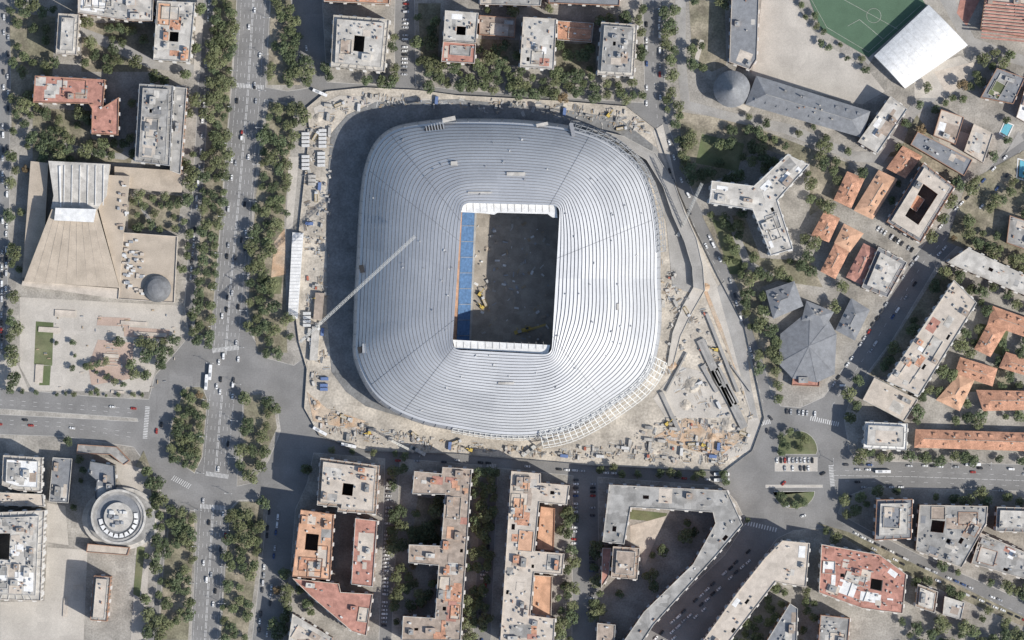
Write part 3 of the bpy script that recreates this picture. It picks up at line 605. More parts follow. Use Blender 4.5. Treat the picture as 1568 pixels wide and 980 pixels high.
for k in range(K):
    t0=k/K;t1=(k+1)/K;tg=t1-0.17/K
    step=0.85
    za=Hh(t0)+step; zb=Hh(t1); zg=za+(zb-za)*0.83
    for i in range(N):
        m=sect[(i//24+k//7*5)%40]
        rf.face([SP(i,t0,za),SP(i,tg,zg),SP(i+1,tg,zg),SP(i+1,t0,za)],m)
        rf.face([SP(i,tg,zg-.25),SP(i,t1,zb-.25),SP(i+1,t1,zb-.25),SP(i+1,tg,zg-.25)],'st_gutter')
        zn=Hh(t1)+step
        rf.face([SP(i,t1,zb-.25),SP(i,t1,zn),SP(i+1,t1,zn),SP(i+1,t1,zb-.25)],'st_roof_b')
for ix in[52,128,142,218,231,300,338]:
    for k in range(K):
        a=SP(ix,k/K,Hh(k/K)+.8);c=SP(ix,(k+1)/K,Hh((k+1)/K)+.1)
        rf.bar(a,c,.28,'st_gutter')
rf.obj('roof',st,so)
fc=MB()
prof=[(0,27),(4,25.5),(8,21),(10,14),(9.5,8),(7,3),(6,0.2)]
for k in range(len(prof)-1):
    for i in range(N):
        e0,z0=prof[k];e1,z1=prof[k+1]
        fc.face([SP(i,1,z0 if k else 26.8,e0),SP(i,1,z1,e1),SP(i+1,1,z1,e1),SP(i+1,1,z0 if k else 26.8,e0)],'st_facade' if k else 'st_roof_c')
for i in range(0,N,4):
    for k in range(1,len(prof)-1): fc.bar(SP(i,1,prof[k][1],prof[k][0]+.5),SP(i,1,prof[k+1][1],prof[k+1][0]+.5),.4,'metal_grey')
fc.obj('facade',st,so)
inn=MB()
for i in range(N):
    inn.face([SP(i,0,49.8),SP(i+1,0,49.8),SP(i+1,0,46),SP(i,0,46)],'roof_white')
    for (ta,za),(tb,zb) in zip([(.06,2),(.4,16),(.43,20),(.75,30)],[(.4,16),(.43,20),(.75,30),(.92,26)]):
        inn.face([SP(i,ta,za),SP(i+1,ta,za),SP(i+1,tb,zb),SP(i,tb,zb)],'seat_blue' if ta==.06 else 'concrete')
inn.obj('stands',st,so)
wl=MB()
def quadz(b,pts,z,m):
    q=[U(p) for p in pts]; b.prism(ccw(q),z-.8,z,m,m)
quadz(wl,[(711,311),(851,315),(853,335),(845,334),(838,329),(762,327),(757,330),(742,328),(707,326)],46.5,'roof_white')
quadz(wl,[(694,520),(842,528),(838,544),(826,541),(697,533)],46.5,'roof_white')
for k in range(13): 
    x=715+k*10.5; wl.bar((*U((x,313)),47.0),(*U((x,326)),46.6),.2,'roof_light')
    x=700+k*11; wl.bar((*U((x,534)),47.0),(*U((x-.5,523)),46.6),.2,'roof_light')
wl.obj('roof_inner_frame',st,so)
pf=MB(); pf.flat([U(p) for p in[(650,270),(905,270),(900,590),(640,590)]],0.4,'pitch_sand')
pf.obj('pitch',st,so)
bl=MB()
def strip(x0t,x0b,x1t,x1b,y0,y1,z,m):
    bl.prism(ccw([U(p) for p in[(x0t,y0),(x1t,y0),(x1b,y1),(x0b,y1)]]),z-.6,z,m,m)
strip(700,690,708,698,322,535,12,'roof_orange')
for k in range(10): strip(708+k*1.9,699+k*1.9,709.9+k*1.9,700.9+k*1.9,320,535,8.5-.7*k,'seat_blue')
strip(727,718,730,721,325,535,1.6,'concrete')
for k in range(1,9):
    y=322+k*24; bl.bar((*U((708-k*.9,y)),8.8),(*U((727-k*.9,y)),2.3),.35,'wall_grey')
bl.obj('lower_stand',st,so)
dt=MB()
for i in range(110):
    x=R.uniform(728,840);y=R.uniform(330,520); dt.box(*U((x,y)),.41,R.uniform(.5,4),R.uniform(.4,2),R.uniform(.2,1.8),R.uniform(0,3),R.choice(['metal_grey','wood','concrete','roof_white','roof_tan']))
dt.obj('pitch_building_materials',st,so)
rd=MB()
for (x,y,l,w) in[(735,296,18,1),(790,268,14,2.5),(775,586,12,1.5),(945,470,2,5),(696,252,5,3)]:
    cx,cy=U((x,y)); r=math.hypot(x-C[0],y-C[1]); th=math.atan2(y-C[1],x-C[0]) % (2*math.pi); i=int(th/(2*math.pi)*N)%N; t=(r-RI[i])/(RO[i]-RI[i])
    rd.box(cx,cy,Hh(max(0,t))+.5,l,w,1.2,0,'roof_light')
def patch(x,y,l,w,m,z=30,h=1.5,a=.2): rd.box(*U((x,y)),z,l,w,h,a,m)
patch(665,198,14,4,'dark_void',29); patch(688,184,10,3.4,'roof_light',27,2); patch(830,192,9,2.4,'roof_light',27); patch(556,535,7,5,'dark_void',29,1.5); patch(555,412,3.4,6,'dark_void',29,1)
patch(876,200,3,10,'st_gutter',28,3); patch(562,533,6,7,'metal_grey',29,2.2,0)
for i in range(7): patch(654+i*4.2,200-i*1.2,.7,6,'metal_grey',30.6,.3)
for i in range(60):
    ix=R.randrange(N); t=R.uniform(.05,.95); x,y,z_=SP(ix,t,Hh(t)+.6); rd.box(x,y,z_,R.uniform(.6,2),R.uniform(.4,1),.8,R.uniform(0,3),R.choice(['unit_white','metal_grey','st_gutter']))
rd.obj('roof_details',st,so)
la=MB()
def lattice(i0,i1,exs,zs,stp=2,m='steel_white',w=.55):
    for i in range(i0,i1,stp):
        for k in range(len(exs)-1):
            la.bar(SP(i,1,zs[k],exs[k]),SP(i,1,zs[k+1],exs[k+1]),w,m)
            if i+stp<i1 and (i//stp+k)%2==0: la.bar(SP(i,1,zs[k],exs[k]),SP(i+stp,1,zs[k+1],exs[k+1]),w*.6,m)
        for k in range(len(exs)):
            if i+stp<i1: la.bar(SP(i,1,zs[k],exs[k]),SP(i+stp,1,zs[k],exs[k]),w,m)
lattice(28,80,[0,6,12,18,24,28],[28,28,27,24,18,9])
lattice(76,112,[6,10,13],[25,20,10],2)
lattice(292,352,[3,8,14,18],[26,25,20,8],2,'metal_grey')
lattice(0,28,[4,9],[24,14],2)
la.obj('steel_frame',st,so)
rp=MB(); arc=[(905,205),(950,220),(990,245),(1015,285),(1030,330),(1048,370),(1060,410),(1062,440),(1045,470),(1030,510),(1022,560)]
arc2=[(905,197),(955,209),(1003,235),(1032,280),(1048,325),(1066,365),(1076,408),(1079,445),(1060,478),(1042,515),(1030,562)]
for k in range(len(arc)-1):
    hz=5 if k<7 else 1.5
    rp.prism(ccw([U(p) for p in[arc[k],arc[k+1],arc2[k+1],arc2[k]]]),.2,hz,'concrete','lane' if k<7 else 'pave_light')
    for (p,q) in((arc[k],arc[k+1]),(arc2[k],arc2[k+1])): rp.bar((*U(p),hz+.4),(*U(q),hz+.4),.4,'concrete')
rp.obj('site_ramp')
tr=MB()
for a,c,w in[((1072,520),(1105,590),6),((1095,565),(1125,620),8),((1108,590),(1140,655),6),((1075,560),(1098,600),3),((1082,480),(1130,600),2.5),((1012,600),(1040,660),3),((1052,540),(1020,600),1.2),((1150,600),(1120,560),1.2)]:
    A=U(a);B=U(c); L=math.dist(A,B); an=math.atan2(B[1]-A[1],B[0]-A[0]); tr.box((A[0]+B[0])/2,(A[1]+B[1])/2,.26,L,w,2.2,an,'concrete','lane'); 
    if w>4: tr.box((A[0]+B[0])/2,(A[1]+B[1])/2,2.47,L*.9,w*.3,.05,an,'roof_grey')
tr.obj('retaining_structure')
# ------------------------------------------------ cranes
def crane(base,ends,z,m='crane_white',mast=True,slope=0,wd=1.8,name='tower_crane',b0=0):
    bx,by=U(base); e=empty(name,(bx,by)); off=(bx,by)
    b=MB()
    if mast:
        h=z
        for s in[(-1,-1),(1,-1),(1,1),(-1,1)]: b.bar((bx+s[0],by+s[1],b0),(bx+s[0],by+s[1],h+3),.3,m)
        k=b0
        while k<h:
            for s,t in[((-1,-1),(1,-1)),((1,-1),(1,1)),((1,1),(-1,1)),((-1,1),(-1,-1))]: b.bar((bx+s[0],by+s[1],k),(bx+t[0],by+t[1],min(k+3,h)),.15,m)
            k+=3
        b.box(bx,by,b0,6,6,1,0,'concrete'); b.obj('mast',e,off)
    b=MB()
    A=Vector((*U(ends[0]),z)); B=Vector((*U(ends[1]),z+slope)); d=(B-A); L=d.length; u=d.normalized(); n=Vector((-u.y,u.x,0)).normalized()*wd/2; up=Vector((0,0,wd*.9))
    k=int(L/3)
    for c in(A+n,A-n,A+up): b.bar(c,c+d,.26,m)
    for i in range(k):
        p=A+d*i/k;q=A+d*(i+1)/k
        b.bar(p+n,q-n,.14,m);b.bar(p-n,q+n,.14,m);b.bar(p+n,q+up,.14,m);b.bar(p-n,q+up,.14,m)
    a=math.atan2(d.y,d.x)
    b.obj('jib',e,off)
    b=MB()
    if mast:
        b.box(A.x+u.x*3,A.y+u.y*3,z-2,5,2.4,2.6,a,'concrete'); b.box(bx+1.5,by-1.8,z-2.5,2,1.6,2.4,a,'unit_white')
        T=Vector((bx,by,z+9)); b.bar(Vector((bx,by,z)),T,.5,m); b.bar(T,A+up,.15,m); b.bar(T,A+d*.65+up,.15,m); b.bar(T,A+d*.9+up,.12,m)
    else:
        b.box(bx,by,.3,13,2.9,1.5,a,m); b.box(bx-3*u.x,by-3*u.y,1.8,3,2.6,1.8,a,'concrete'); b.box(bx+5*u.x,by+5*u.y,1.8,2.4,2.5,1.4,a,'glass')
        for s in(-1,1):
            for t in(-4.5,4.5):
                p=Vector((bx,by,.5))+u*t; p.z=.6; q=p+Vector((-u.y,u.x,0)).normalized()*3.6*s; q.z=.6; b.bar(p,q,.4,m); b.box(q.x,q.y,.3,.9,.9,.2,a,'metal_grey')
            for t in(-5,-3,3,5):
                p=Vector((bx,by,0))+u*t+Vector((-u.y,u.x,0)).normalized()*1.4*s; b.box(p.x,p.y,.3,1.1,.4,1.1,a,'tyre')
    b.obj('cab_and_counterweight',e,off)
crane((488,500),[(462,524),(637,363)],60,wd=2.0)
crane((1043,350),[(1043,350),(1073,282)],3,mast=False,slope=38,wd=2.0,name='mobile_crane')
crane((810,690),[(822,684),(838,672)],2,mast=False,slope=30,wd=1.8,name='mobile_crane')
crane((800,506),[(803,507),(836,497)],2,m='crane_yellow',mast=False,slope=14,wd=1.4,name='mobile_crane')
crane((640,690),[(634,692),(600,674)],2,mast=False,slope=20,wd=1.4,name='mobile_crane')
# ------------------------------------------------ small machines (shared meshes)
COL=bpy.context.collection
def inst(me,name,x,y,z,a,s=1.0):
    o=bpy.data.objects.new(name,me); o.location=(x,y,z); o.rotation_euler=(0,0,a); o.scale=(s,s,s); COL.objects.link(o); return o
def loft(b,secs,m):
    for (p,q) in zip(secs[:-1],secs[1:]):
        n=len(p)
        for i in range(n): b.face([p[i],p[(i+1)%n],q[(i+1)%n],q[i]],m)
def oval(l,w,z,x0=0,c=.5):
    return [(x0+l/2-c,-w/2,z),(x0+l/2,-w/2+c,z),(x0+l/2,w/2-c,z),(x0+l/2-c,w/2,z),(x0-l/2+c*.7,w/2,z),(x0-l/2,w/2-c*.7,z),(x0-l/2,-w/2+c*.7,z),(x0-l/2+c*.7,-w/2,z)]
def wheels(b,xs,y,r=.33):
    for x in xs:
        for s in(-1,1):
            pts=[(x+r*math.cos(i*math.pi/5),r+r*math.sin(i*math.pi/5)) for i in range(10)]
            b.face([(p,s*y,q) for p,q in pts],'tyre')
            for i in range(10):
                p=pts[i];q=pts[(i+1)%10]; b.face([(p[0],s*y,p[1]),(q[0],s*y,q[1]),(q[0],s*(y-.22),q[1]),(p[0],s*(y-.22),p[1])],'tyre')
def car_mesh(i,van=False):
    b=MB(); m='carpaint%d'%i; L=5.0 if van else 4.4; W=1.9 if van else 1.8
    loft(b,[oval(L-.2,W-.1,.28),oval(L,W,.45),oval(L-.05,W,.75),oval(L-.3,W-.15,.92)],m)
    if van: a1=oval(3.6,W-.2,.92,-.5,.3);a2=oval(3.1,W-.4,1.75,-.6,.3)
    else: a1=oval(2.8,W-.25,.92,-.3,.25);a2=oval(1.75,W-.55,1.42,-.4,.25)
    b.face(oval(L-.3,W-.15,.92),m); 
    n=8
    for k in range(n): b.face([a1[k],a1[(k+1)%n],a2[(k+1)%n],a2[k]],'glass')
    b.face(a2,m); wheels(b,(-L*.31,L*.32),W/2+.01)
    return b.mesh('car%d'%i)
CARS=[car_mesh(i) for i in range(8)]; VANS=[car_mesh(0,True),car_mesh(6,True)]
WTS=[5,3,3,3,1,1,3,3]
def car(x,y,a):
    if R.random()<.1: return inst(R.choice(VANS),'van',x,y,.06,a)
    return inst(R.choices(CARS,WTS)[0],'car',x,y,.06,a)
b=MB(); loft(b,[oval(12,2.5,.35,c=.3),oval(12,2.55,1.1,c=.3)],'carpaint0'); loft(b,[oval(12,2.55,1.1,c=.3),oval(11.9,2.45,2.4,c=.3)],'glass'); loft(b,[oval(11.9,2.45,2.4,c=.3),oval(11.7,2.3,3.1,c=.3)],'carpaint0'); b.face(oval(11.7,2.3,3.1,c=.3),'carpaint0'); b.box(-2,0,3.1,3,1.6,.25,0,'metal_grey'); b.box(2.5,0,3.1,1,1,.15,0,'unit_white'); wheels(b,(-3.6,3.8),1.27,.48); BUS=b.mesh('bus')
b=MB(); b.box(3.2,0,.5,2,2.3,2.2,0,'carpaint0'); b.box(3.3,0,2.7,1.6,2,.2,0,'carpaint6'); b.box(4.22,0,1.5,.06,2,1,0,'glass'); b.box(-1,0,.9,6.2,2.4,.25,0,'metal_grey')
for s in(-1,1): b.box(-1,s*1.15,1.15,6.2,.1,1.1,0,'crane_yellow')
b.box(-4.05,0,1.15,.1,2.4,1.1,0,'crane_yellow'); b.box(2.05,0,1.15,.1,2.4,1.3,0,'crane_yellow'); b.box(-1,0,1.16,5.8,2.1,.6,0,'sand'); wheels(b,(-2.6,-1.3,3),1.2,.48); TRUCK=b.mesh('dump_truck')
def cont(m):
    b=MB(); b.box(0,0,0,6,2.4,2.5,0,m)
    for i in range(12): b.box(-2.75+i*.5,0,2.5,.2,2.3,.06,0,m)
    for s in(-1,1):
        for i in range(4): b.box(-2.2+i*1.5,s*1.22,1,.7,.05,.8,0,'glass')
    b.box(3.03,0,.1,.06,1.2,2.1,0,'metal_grey'); return b.mesh('container')
CONT=[cont('unit_white'),cont('roof_light'),cont('unit_white'),cont('cont_blue'),cont('concrete'),cont('roof_grey')]
b=MB(); 
for s in(-1,1): b.box(0,s*1.2,0,3.8,.6,.8,0,'tyre')
b.box(0,0,.8,3,2.4,.4,0,'metal_grey'); b.box(-.6,0,1.2,2.2,2.5,1.2,0,'crane_yellow'); b.box(.8,.7,1.2,1.3,1,1.7,0,'glass','crane_yellow')
b.bar((1,-.3,1.6),(3.5,-.3,4.2),.5,'crane_yellow'); b.bar((3.5,-.3,4.2),(5.6,-.3,1.8),.4,'crane_yellow'); b.box(5.7,-.3,.8,1,1.1,1,0,'metal_grey'); EXC=b.mesh('excavator')
b=MB(); b.bar((0,0,0),(0,0,9),.2,'metal_grey'); b.bar((0,0,9),(2.2,0,9.6),.14,'metal_grey'); b.box(2.5,0,9.5,.9,.35,.15,0,'unit_white'); b.bar((0,0,9),(-2.2,0,9.6),.14,'metal_grey'); b.box(-2.5,0,9.5,.9,.35,.15,0,'unit_white'); b.box(0,0,0,.5,.5,.5,0,'concrete'); LAMP=b.mesh('street_lamp')
def traffic(pl,off,prob,rev=False,gap=7,jit=.3):
    pts=polyline_pts(pl,off); i=R.randint(0,5)
    while i<len(pts):
        p,a=pts[i]
        if R.random()<prob: car(p.x+R.uniform(-jit,jit),p.y+R.uniform(-jit,jit),a+(math.pi if rev else 0))
        i+=gap
for o in(1.8,4.8,7.8): traffic(CAST,o,.08,True,9)
for o in(-1.8,-4.8,-7.8): traffic(CAST,o,.11,False,9)
LATW=[(320,0),(313,150),(302,300),(292,430)]
for (pl,off,pr,g) in[(CE,-8.4,.35,7),(CE,-5,.08,8),(CE,5,.08,8),(CE,8.5,.5,6),(LA,2,.15,8),(LB,-2,.12,8),(LB,2,.1,8),
 ([(990,5),(990,160)],0,.75,6),([(1009,5),(1011,170)],0,.75,6),([(1022,210),(1045,280),(1085,360),(1118,430),(1150,540),(1168,600)],0,.35,6),([(1016,230),(1030,275),(1066,345),(1100,415)],0,.3,7),
 ([(1288,600),(1318,555),(1350,505),(1415,408),(1475,345),(1550,255)],-1.5,.5,6),([(1268,600),(1310,540),(1385,420),(1450,335),(1540,240)],0,.7,6),
 ([(1145,830),(1010,955),(975,995)],5.5,.8,6),([(1145,830),(1010,955),(975,995)],11,.7,6),([(1120,870),(1010,975)],8,.2,8),
 ([(1300,812),(1400,862),(1580,940)],0,.6,6),([(1320,832),(1420,882),(1580,955)],0,.6,6),([(6,10),(4,300),(2,540)],0,.6,6),([(13,10),(11,300),(8,530)],0,.4,6),
 ([(755,725),(738,990)],0,.5,6),([(461,20),(475,110)],0,.5,6),([(452,20),(456,80)],0,.3,6),([(430,780),(412,980)],-2,.6,6),([(412,780),(396,980)],0,.5,6),([(1175,660),(1180,700)],0,.3,6),
 (LATW,0,.5,6),([(640,700),(900,722),(1090,735)],0,.35,6),([(590,705),(740,708)],0,.3,7),([(1430,395),(1300,590)],0,.1,7)]:
    traffic(pl,off,pr,R.random()<.5,g)
def perp(pl,off,prob,gap=3):
    for i,(p,a) in enumerate(polyline_pts(pl,off)):
        if i%gap==0 and R.random()<prob: car(p.x,p.y,a+math.pi/2+R.choice([0,math.pi])+R.uniform(-.05,.05))
perp([(622,0),(619,120)],0,.8); perp([(596,735),(588,960)],0,.8); perp([(882,735),(878,870)],0,.8); perp([(908,735),(905,960)],0,.5)
perp([(1190,705),(1250,705)],0,.8); perp([(1190,717),(1250,717)],0,.8); perp([(1205,630),(1250,634)],0,.7); perp([(1345,350),(1400,385)],0,.6); perp([(747,730),(735,980)],0,.3)
for x,y,a in[(316,585,1.5),(322,570,1.5),(1352,722,0),(1490,711,0),(1105,726,0),(1105,735,0),(534,682,-.2),(490,660,-.5),(490,142,-.4)]: inst(BUS,'bus',*U((x,y)),.06,a)
for x,y in[(362,525),(365,550),(358,582),(365,470),(390,130),(392,155),(370,210),(355,272),(350,320),(375,380),(380,420),(247,650),(240,660),(320,800),(345,820),(330,905),(1180,640),(1175,660),(1200,740),(1260,725),(1290,590),(1205,775),(1230,790),(1300,760)]: car(*U((x,y)),1.5 if x<400 else R.uniform(0,3))
for p,a in polyline_pts(CAST,11.2)[::28]+polyline_pts(CAST,-11.2)[14::28]+polyline_pts(CE,10.5)[::30]: inst(LAMP,'street_lamp',p.x,p.y,.2,a+math.pi/2)
# site stuff
def scat(poly,n,fn):
    xs=[p[0] for p in poly];ys=[p[1] for p in poly];k=0;t=0
    while k<n and t<n*30:
        t+=1; p=(R.uniform(min(xs),max(xs)),R.uniform(min(ys),max(ys)))
        if inside(p,poly): fn(*U(p)); k+=1
ZB=[(475,605),(510,625),(560,650),(640,668),(760,684),(860,686),(950,680),(1000,650),(1025,640),(1100,645),(1150,660),(1140,695),(1100,712),(900,702),(700,688),(560,680),(490,655)]
ZT=[(490,160),(560,145),(700,152),(850,160),(960,170),(1000,200),(985,208),(900,188),(850,178),(700,165),(560,160),(495,195)]
ZL=[(462,190),(510,190),(505,300),(500,420),(502,560),(480,600),(470,560),(470,350)]
ZE=[(1030,460),(1062,450),(1085,480),(1130,580),(1150,640),(1100,640),(1040,620),(1010,590),(1020,530)]
ZR=[(1010,400),(1030,400),(1040,450),(1015,470)]
AN={id(ZB):-.1,id(ZT):-.1,id(ZL):1.5,id(ZE):-1.1,id(ZR):1.5}
bm=MB()
def debris(an):
    def f(x,y):
        t=R.random(); a=an+R.choice([0,math.pi/2])+R.gauss(0,.2)
        if t<.5:
            for k in range(R.randint(1,4)): bm.box(x+R.uniform(-2,2),y+R.uniform(-2,2),.26,R.uniform(.5,3),R.uniform(.3,1.2),R.uniform(.3,1.1),a,R.choice(['wood','metal_grey','concrete','roof_light','roof_brown','roof_tan','lane','sand','roof_light']))
        elif t<.8:
            for k in range(5): bm.box(x-math.sin(a)*k*.5,y+math.cos(a)*k*.5,.26,R.uniform(3,6),.22,.35,a,R.choice(['wood','metal_grey','steel_white','lane']))
        else: bm.box(x,y,.26,R.uniform(1.5,4),R.uniform(1.2,2.2),R.uniform(1.2,2.4),a,R.choice(['unit_white','cont_blue','cont_red','roof_dark','roof_light','metal_grey','roof_grey','lane']),R.choice(['roof_light','roof_light','roof_grey','lane','cont_red' if R.random()<.3 else 'roof_light']))
    return f
for Z,n in((ZB,400),(ZT,150),(ZL,150),(ZE,110),(ZR,30)):
    scat(Z,n,debris(AN[id(Z)]))
    an=AN[id(Z)]
    scat(Z,n//26,lambda x,y:inst(R.choice(CONT),'site_container',x,y,.26,an+R.choice([0,math.pi/2])))
    scat(Z,n//70,lambda x,y:inst(TRUCK,'dump_truck',x,y,.26,an+R.gauss(0,.4)))
    scat(Z,n//90,lambda x,y:inst(EXC,'excavator',x,y,.26,R.uniform(0,6)))
bm.obj('building_materials')
def heap(x,y,r,h,m):
    b=MB(); cx,cy=U((x,y)); n=14; rr=[[r*(1-k/4)**.8*R.uniform(.8,1.15) for i in range(n)] for k in range(4)]+[[0.01]*n]
    for k in range(4):
        for i in range(n):
            j=(i+1)%n; f=lambda kk,ii:(cx+rr[kk][ii]*math.cos(ii*6.283/n),cy+rr[kk][ii]*math.sin(ii*6.283/n),.2+h*kk/4)
            b.face([f(k,i),f(k,j),f(k+1,j),f(k+1,i)],m)
    b.obj('soil_heap',None,(cx,cy))
for x,y,r,h,m in[(1060,590,7,3,'sand'),(1050,620,5,2,'sand'),(1030,560,4,2,'orange_soil'),(1115,650,6,2.5,'sand'),(1090,670,4,2,'orange_soil'),(485,620,4,2,'orange_soil'),(1080,440,4,2,'orange_soil'),(1000,690,5,2,'sand'),(745,440,3,1.5,'roof_tan'),(745,380,2.5,1.2,'roof_tan'),(487,180,4,2,'sand')]: heap(x,y,r,h,m)
inst(EXC,'excavator',*U((735,450)),.41,1); inst(TRUCK,'dump_truck',*U((742,462)),.41,2)
inst(EXC,'excavator',*U((738,470)),.41,2.4)
for x,y,n,c in[(468,205,4,0),(494,200,5,0),(468,240,4,0),(492,235,4,2),(478,270,3,1),(470,480,4,0),(480,520,3,0),(496,590,2,3),(497,580,1,3)]:
    for k in range(n): inst(CONT[c],'site_cabin',*U((x,y+k*6)),.26,0,1)
b=MB(); slab(b,[(448,356),(465,357),(456,488),(441,487)],.2,5,'wall_white','roof_white')
for k in range(25): slab(b,[(448-k*.28,358+k*5.2),(464-k*.36,358+k*5.2),(464-k*.36,359+k*5.2),(448-k*.28,359+k*5.2)],5,5.25,'unit_white','unit_white')
b.obj('warehouse_shed'); b=MB(); slab(b,[(483,448),(497,449),(493,490),(480,489)],.2,4,'wall_cream','roof_brown'); slab(b,[(478,500),(490,500),(486,552),(474,552)],.2,3.5,'wall_white','roof_light'); b.obj('site_shed')
b=MB()
for k in range(len(SITE)):
    a=Vector(U(SITE[k]));c=Vector(U(SITE[(k+1)%len(SITE)])); L=(c-a).length; n=max(1,int(L/3))
    for j in range(n):
        p=a.lerp(c,j/n);q=a.lerp(c,(j+.96)/n); b.bar((p.x,p.y,1.3),(q.x,q.y,1.3),.12,'unit_white'); b.face([(p.x,p.y,.3),(q.x,q.y,.3),(q.x,q.y,2.2),(p.x,p.y,2.2)],'metal_grey'); b.bar((p.x,p.y,.2),(p.x,p.y,2.3),.12,'metal_grey')
b.obj('site_fence')
# ------------------------------------------------ trees
def tree_mesh(seed,Rc,H,leaf,n=9,lpl=75,ls=1.0):
    r=random.Random(seed); b=MB()
    th=H*.45
    def limb(p,q,r0,r1):
        p=Vector(p);q=Vector(q);d=(q-p).normalized();u=d.orthogonal().normalized();v=d.cross(u)
        A=[p+(u*math.cos(i*1.257)+v*math.sin(i*1.257))*r0 for i in range(5)];B=[q+(u*math.cos(i*1.257)+v*math.sin(i*1.257))*r1 for i in range(5)]
        for i in range(5): b.face([tuple(A[i]),tuple(A[(i+1)%5]),tuple(B[(i+1)%5]),tuple(B[i])],'trunk')
    limb((0,0,0),(r.uniform(-.3,.3),r.uniform(-.3,.3),th),.35,.22)
    ex=r.uniform(.85,1.15)
    for k in range(n):
        a=k*2.4+r.uniform(-.4,.4); d=0 if k==0 else Rc*r.uniform(.35,.72); 
        c=Vector((d*math.cos(a)*ex,d*math.sin(a)/ex,H*(.85 if k==0 else r.uniform(.6,.8)))); lr=Rc*r.uniform(.3,.48)
        limb((0,0,th*r.uniform(.7,1)),tuple(c),.14,.04)
        for j in range(lpl):
            z=r.uniform(-.6,1);ph=r.uniform(0,6.283);q=math.sqrt(1-z*z); rr=lr*r.uniform(.6,1.08)
            p=c+Vector((q*math.cos(ph),q*math.sin(ph),z*.8))*rr
            nrm=(Vector((q*math.cos(ph),q*math.sin(ph),z))+Vector((r.gauss(0,.35),r.gauss(0,.35),r.gauss(0.3,.4)))).normalized()
            u=nrm.orthogonal().normalized();v=nrm.cross(u); t=r.uniform(0,6.28); u,v=u*math.cos(t)+v*math.sin(t),v*math.cos(t)-u*math.sin(t)
            s1=ls*r.uniform(.35,.6);s2=ls*r.uniform(.25,.5)
            b.face([tuple(p-u*s1),tuple(p-v*s2),tuple(p+u*s1),tuple(p+v*s2)],leaf)
    return b.mesh('tree%d'%seed)
TA=[tree_mesh(i,4.7+.35*(i%3),9+i%3,['leaf_a','leaf_b','leaf_c'][i%3],9+i%3) for i in range(9)]
TD=tree_mesh(50,4,9,'leaf_d',8)
def fill(poly,sp,prob=1,smin=.65,smax=1.25,kinds=None):
    xs=[p[0] for p in poly];ys=[p[1] for p in poly]
    A=abs(area(poly)); pts=[]; tries=int(A/sp/sp*12)
    for _ in range(tries):
        p=(R.uniform(min(xs),max(xs)),R.uniform(min(ys),max(ys)))
        if not inside(p,poly): continue
        if any((p[0]-q[0])**2+(p[1]-q[1])**2<sp*sp for q in pts): continue
        pts.append(p)
        if R.random()>prob: continue
        w=U(p)
        if any(inside(w,f) for f in FOOT) : continue
        if any(inside((w[0]+2.5*dx,w[1]+2.5*dy),f) for f in FOOT for dx,dy in((1,0),(-1,0),(0,1),(0,-1))): continue
        me=TD if R.random()<.012 else R.choice(kinds or TA)
        o=inst(me,'tree',w[0],w[1],.2,R.uniform(0,6.28),R.uniform(smin,smax)); o.scale.z*=R.uniform(.8,1.1)
fill([(328,-10),(362,-10),(354,150),(343,300),(330,450),(321,528),(298,520),(294,480),(303,400),(310,300),(320,150)],12.5,.95)
fill([(415,-10),(446,-10),(456,60),(480,115),(470,135),(410,132)],13,.8)
fill([(410,156),(470,165),(455,215),(440,230),(440,340),(420,360),(410,420),(440,470),(448,520),(445,550),(395,540),(380,500),(380,440),(390,300)],13,.86)
fill([(284,594),(310,594),(316,612),(308,700),(298,722),(262,700),(260,665),(272,620)],12,.96)
fill([(372,604),(400,602),(425,625),(428,655),(408,700),(385,735),(364,740),(366,700),(372,650)],13,.7)
fill([(262,780),(296,786),(298,800),(290,980),(236,980),(248,860)],12.5,.8)
fill([(352,785),(368,768),(405,768),(398,830),(385,900),(375,980),(338,980)],12.5,.85)
fill([(645,82),(675,100),(795,104),(860,112),(985,125),(985,156),(860,150),(650,134)],13,.95)
fill([(635,20),(672,20),(668,100),(640,110)],14,.85); fill([(735,58),(797,62),(797,104),(730,100)],14,.8); fill([(852,68),(914,70),(912,118),(850,112)],14,.8)
fill([(740,-10),(985,-10),(985,35),(920,34),(910,20),(740,18)],14,.5); fill([(976,40),(984,40),(984,130),(972,130)],10,.7)
fill([(1016,-5),(1034,-5),(1034,150),(1044,170),(1055,260),(1040,245),(1020,180)],12,.75)
fill([(1055,0),(1112,0),(1114,95),(1092,112),(1058,105)],15,.35)
fill([(1040,172),(1130,190),(1210,208),(1300,250),(1330,260),(1290,300),(1240,340),(1235,250),(1200,235),(1145,280),(1090,280),(1062,290),(1045,240)],13,.58)
fill([(1070,310),(1090,315),(1150,325),(1175,395),(1215,385),(1240,340),(1260,330),(1245,365),(1262,425),(1295,440),(1280,470),(1235,460),(1225,432),(1170,440),(1168,480),(1190,510),(1188,560),(1205,600),(1190,618),(1172,600),(1150,520),(1120,420)],13,.6)
fill([(1215,0),(1240,0),(1262,50),(1330,95),(1340,100),(1325,112),(1255,65)],12,.9,.5,.8)
fill([(1150,158),(1310,214),(1345,238),(1300,240),(1200,200),(1130,185)],12,.4,.5,.9)
fill([(1390,140),(1425,130),(1440,170),(1420,200),(1395,200),(1345,250),(1380,225)],14,.65); fill([(1430,85),(1500,70),(1520,100),(1470,150),(1440,160),(1425,120)],14,.3)
fill([(1330,255),(1400,245),(1355,335),(1345,380),(1320,372),(1290,340)],14,.35,.5,.9); fill([(1460,280),(1500,250),(1540,240),(1450,330),(1420,370)],12,.65)
fill([(1490,65),(1590,90),(1590,180),(1530,235),(1480,260),(1420,200)],14,.3)
fill([(1570,255),(1590,260),(1590,430),(1480,378),(1450,368),(1500,320)],13,.8)
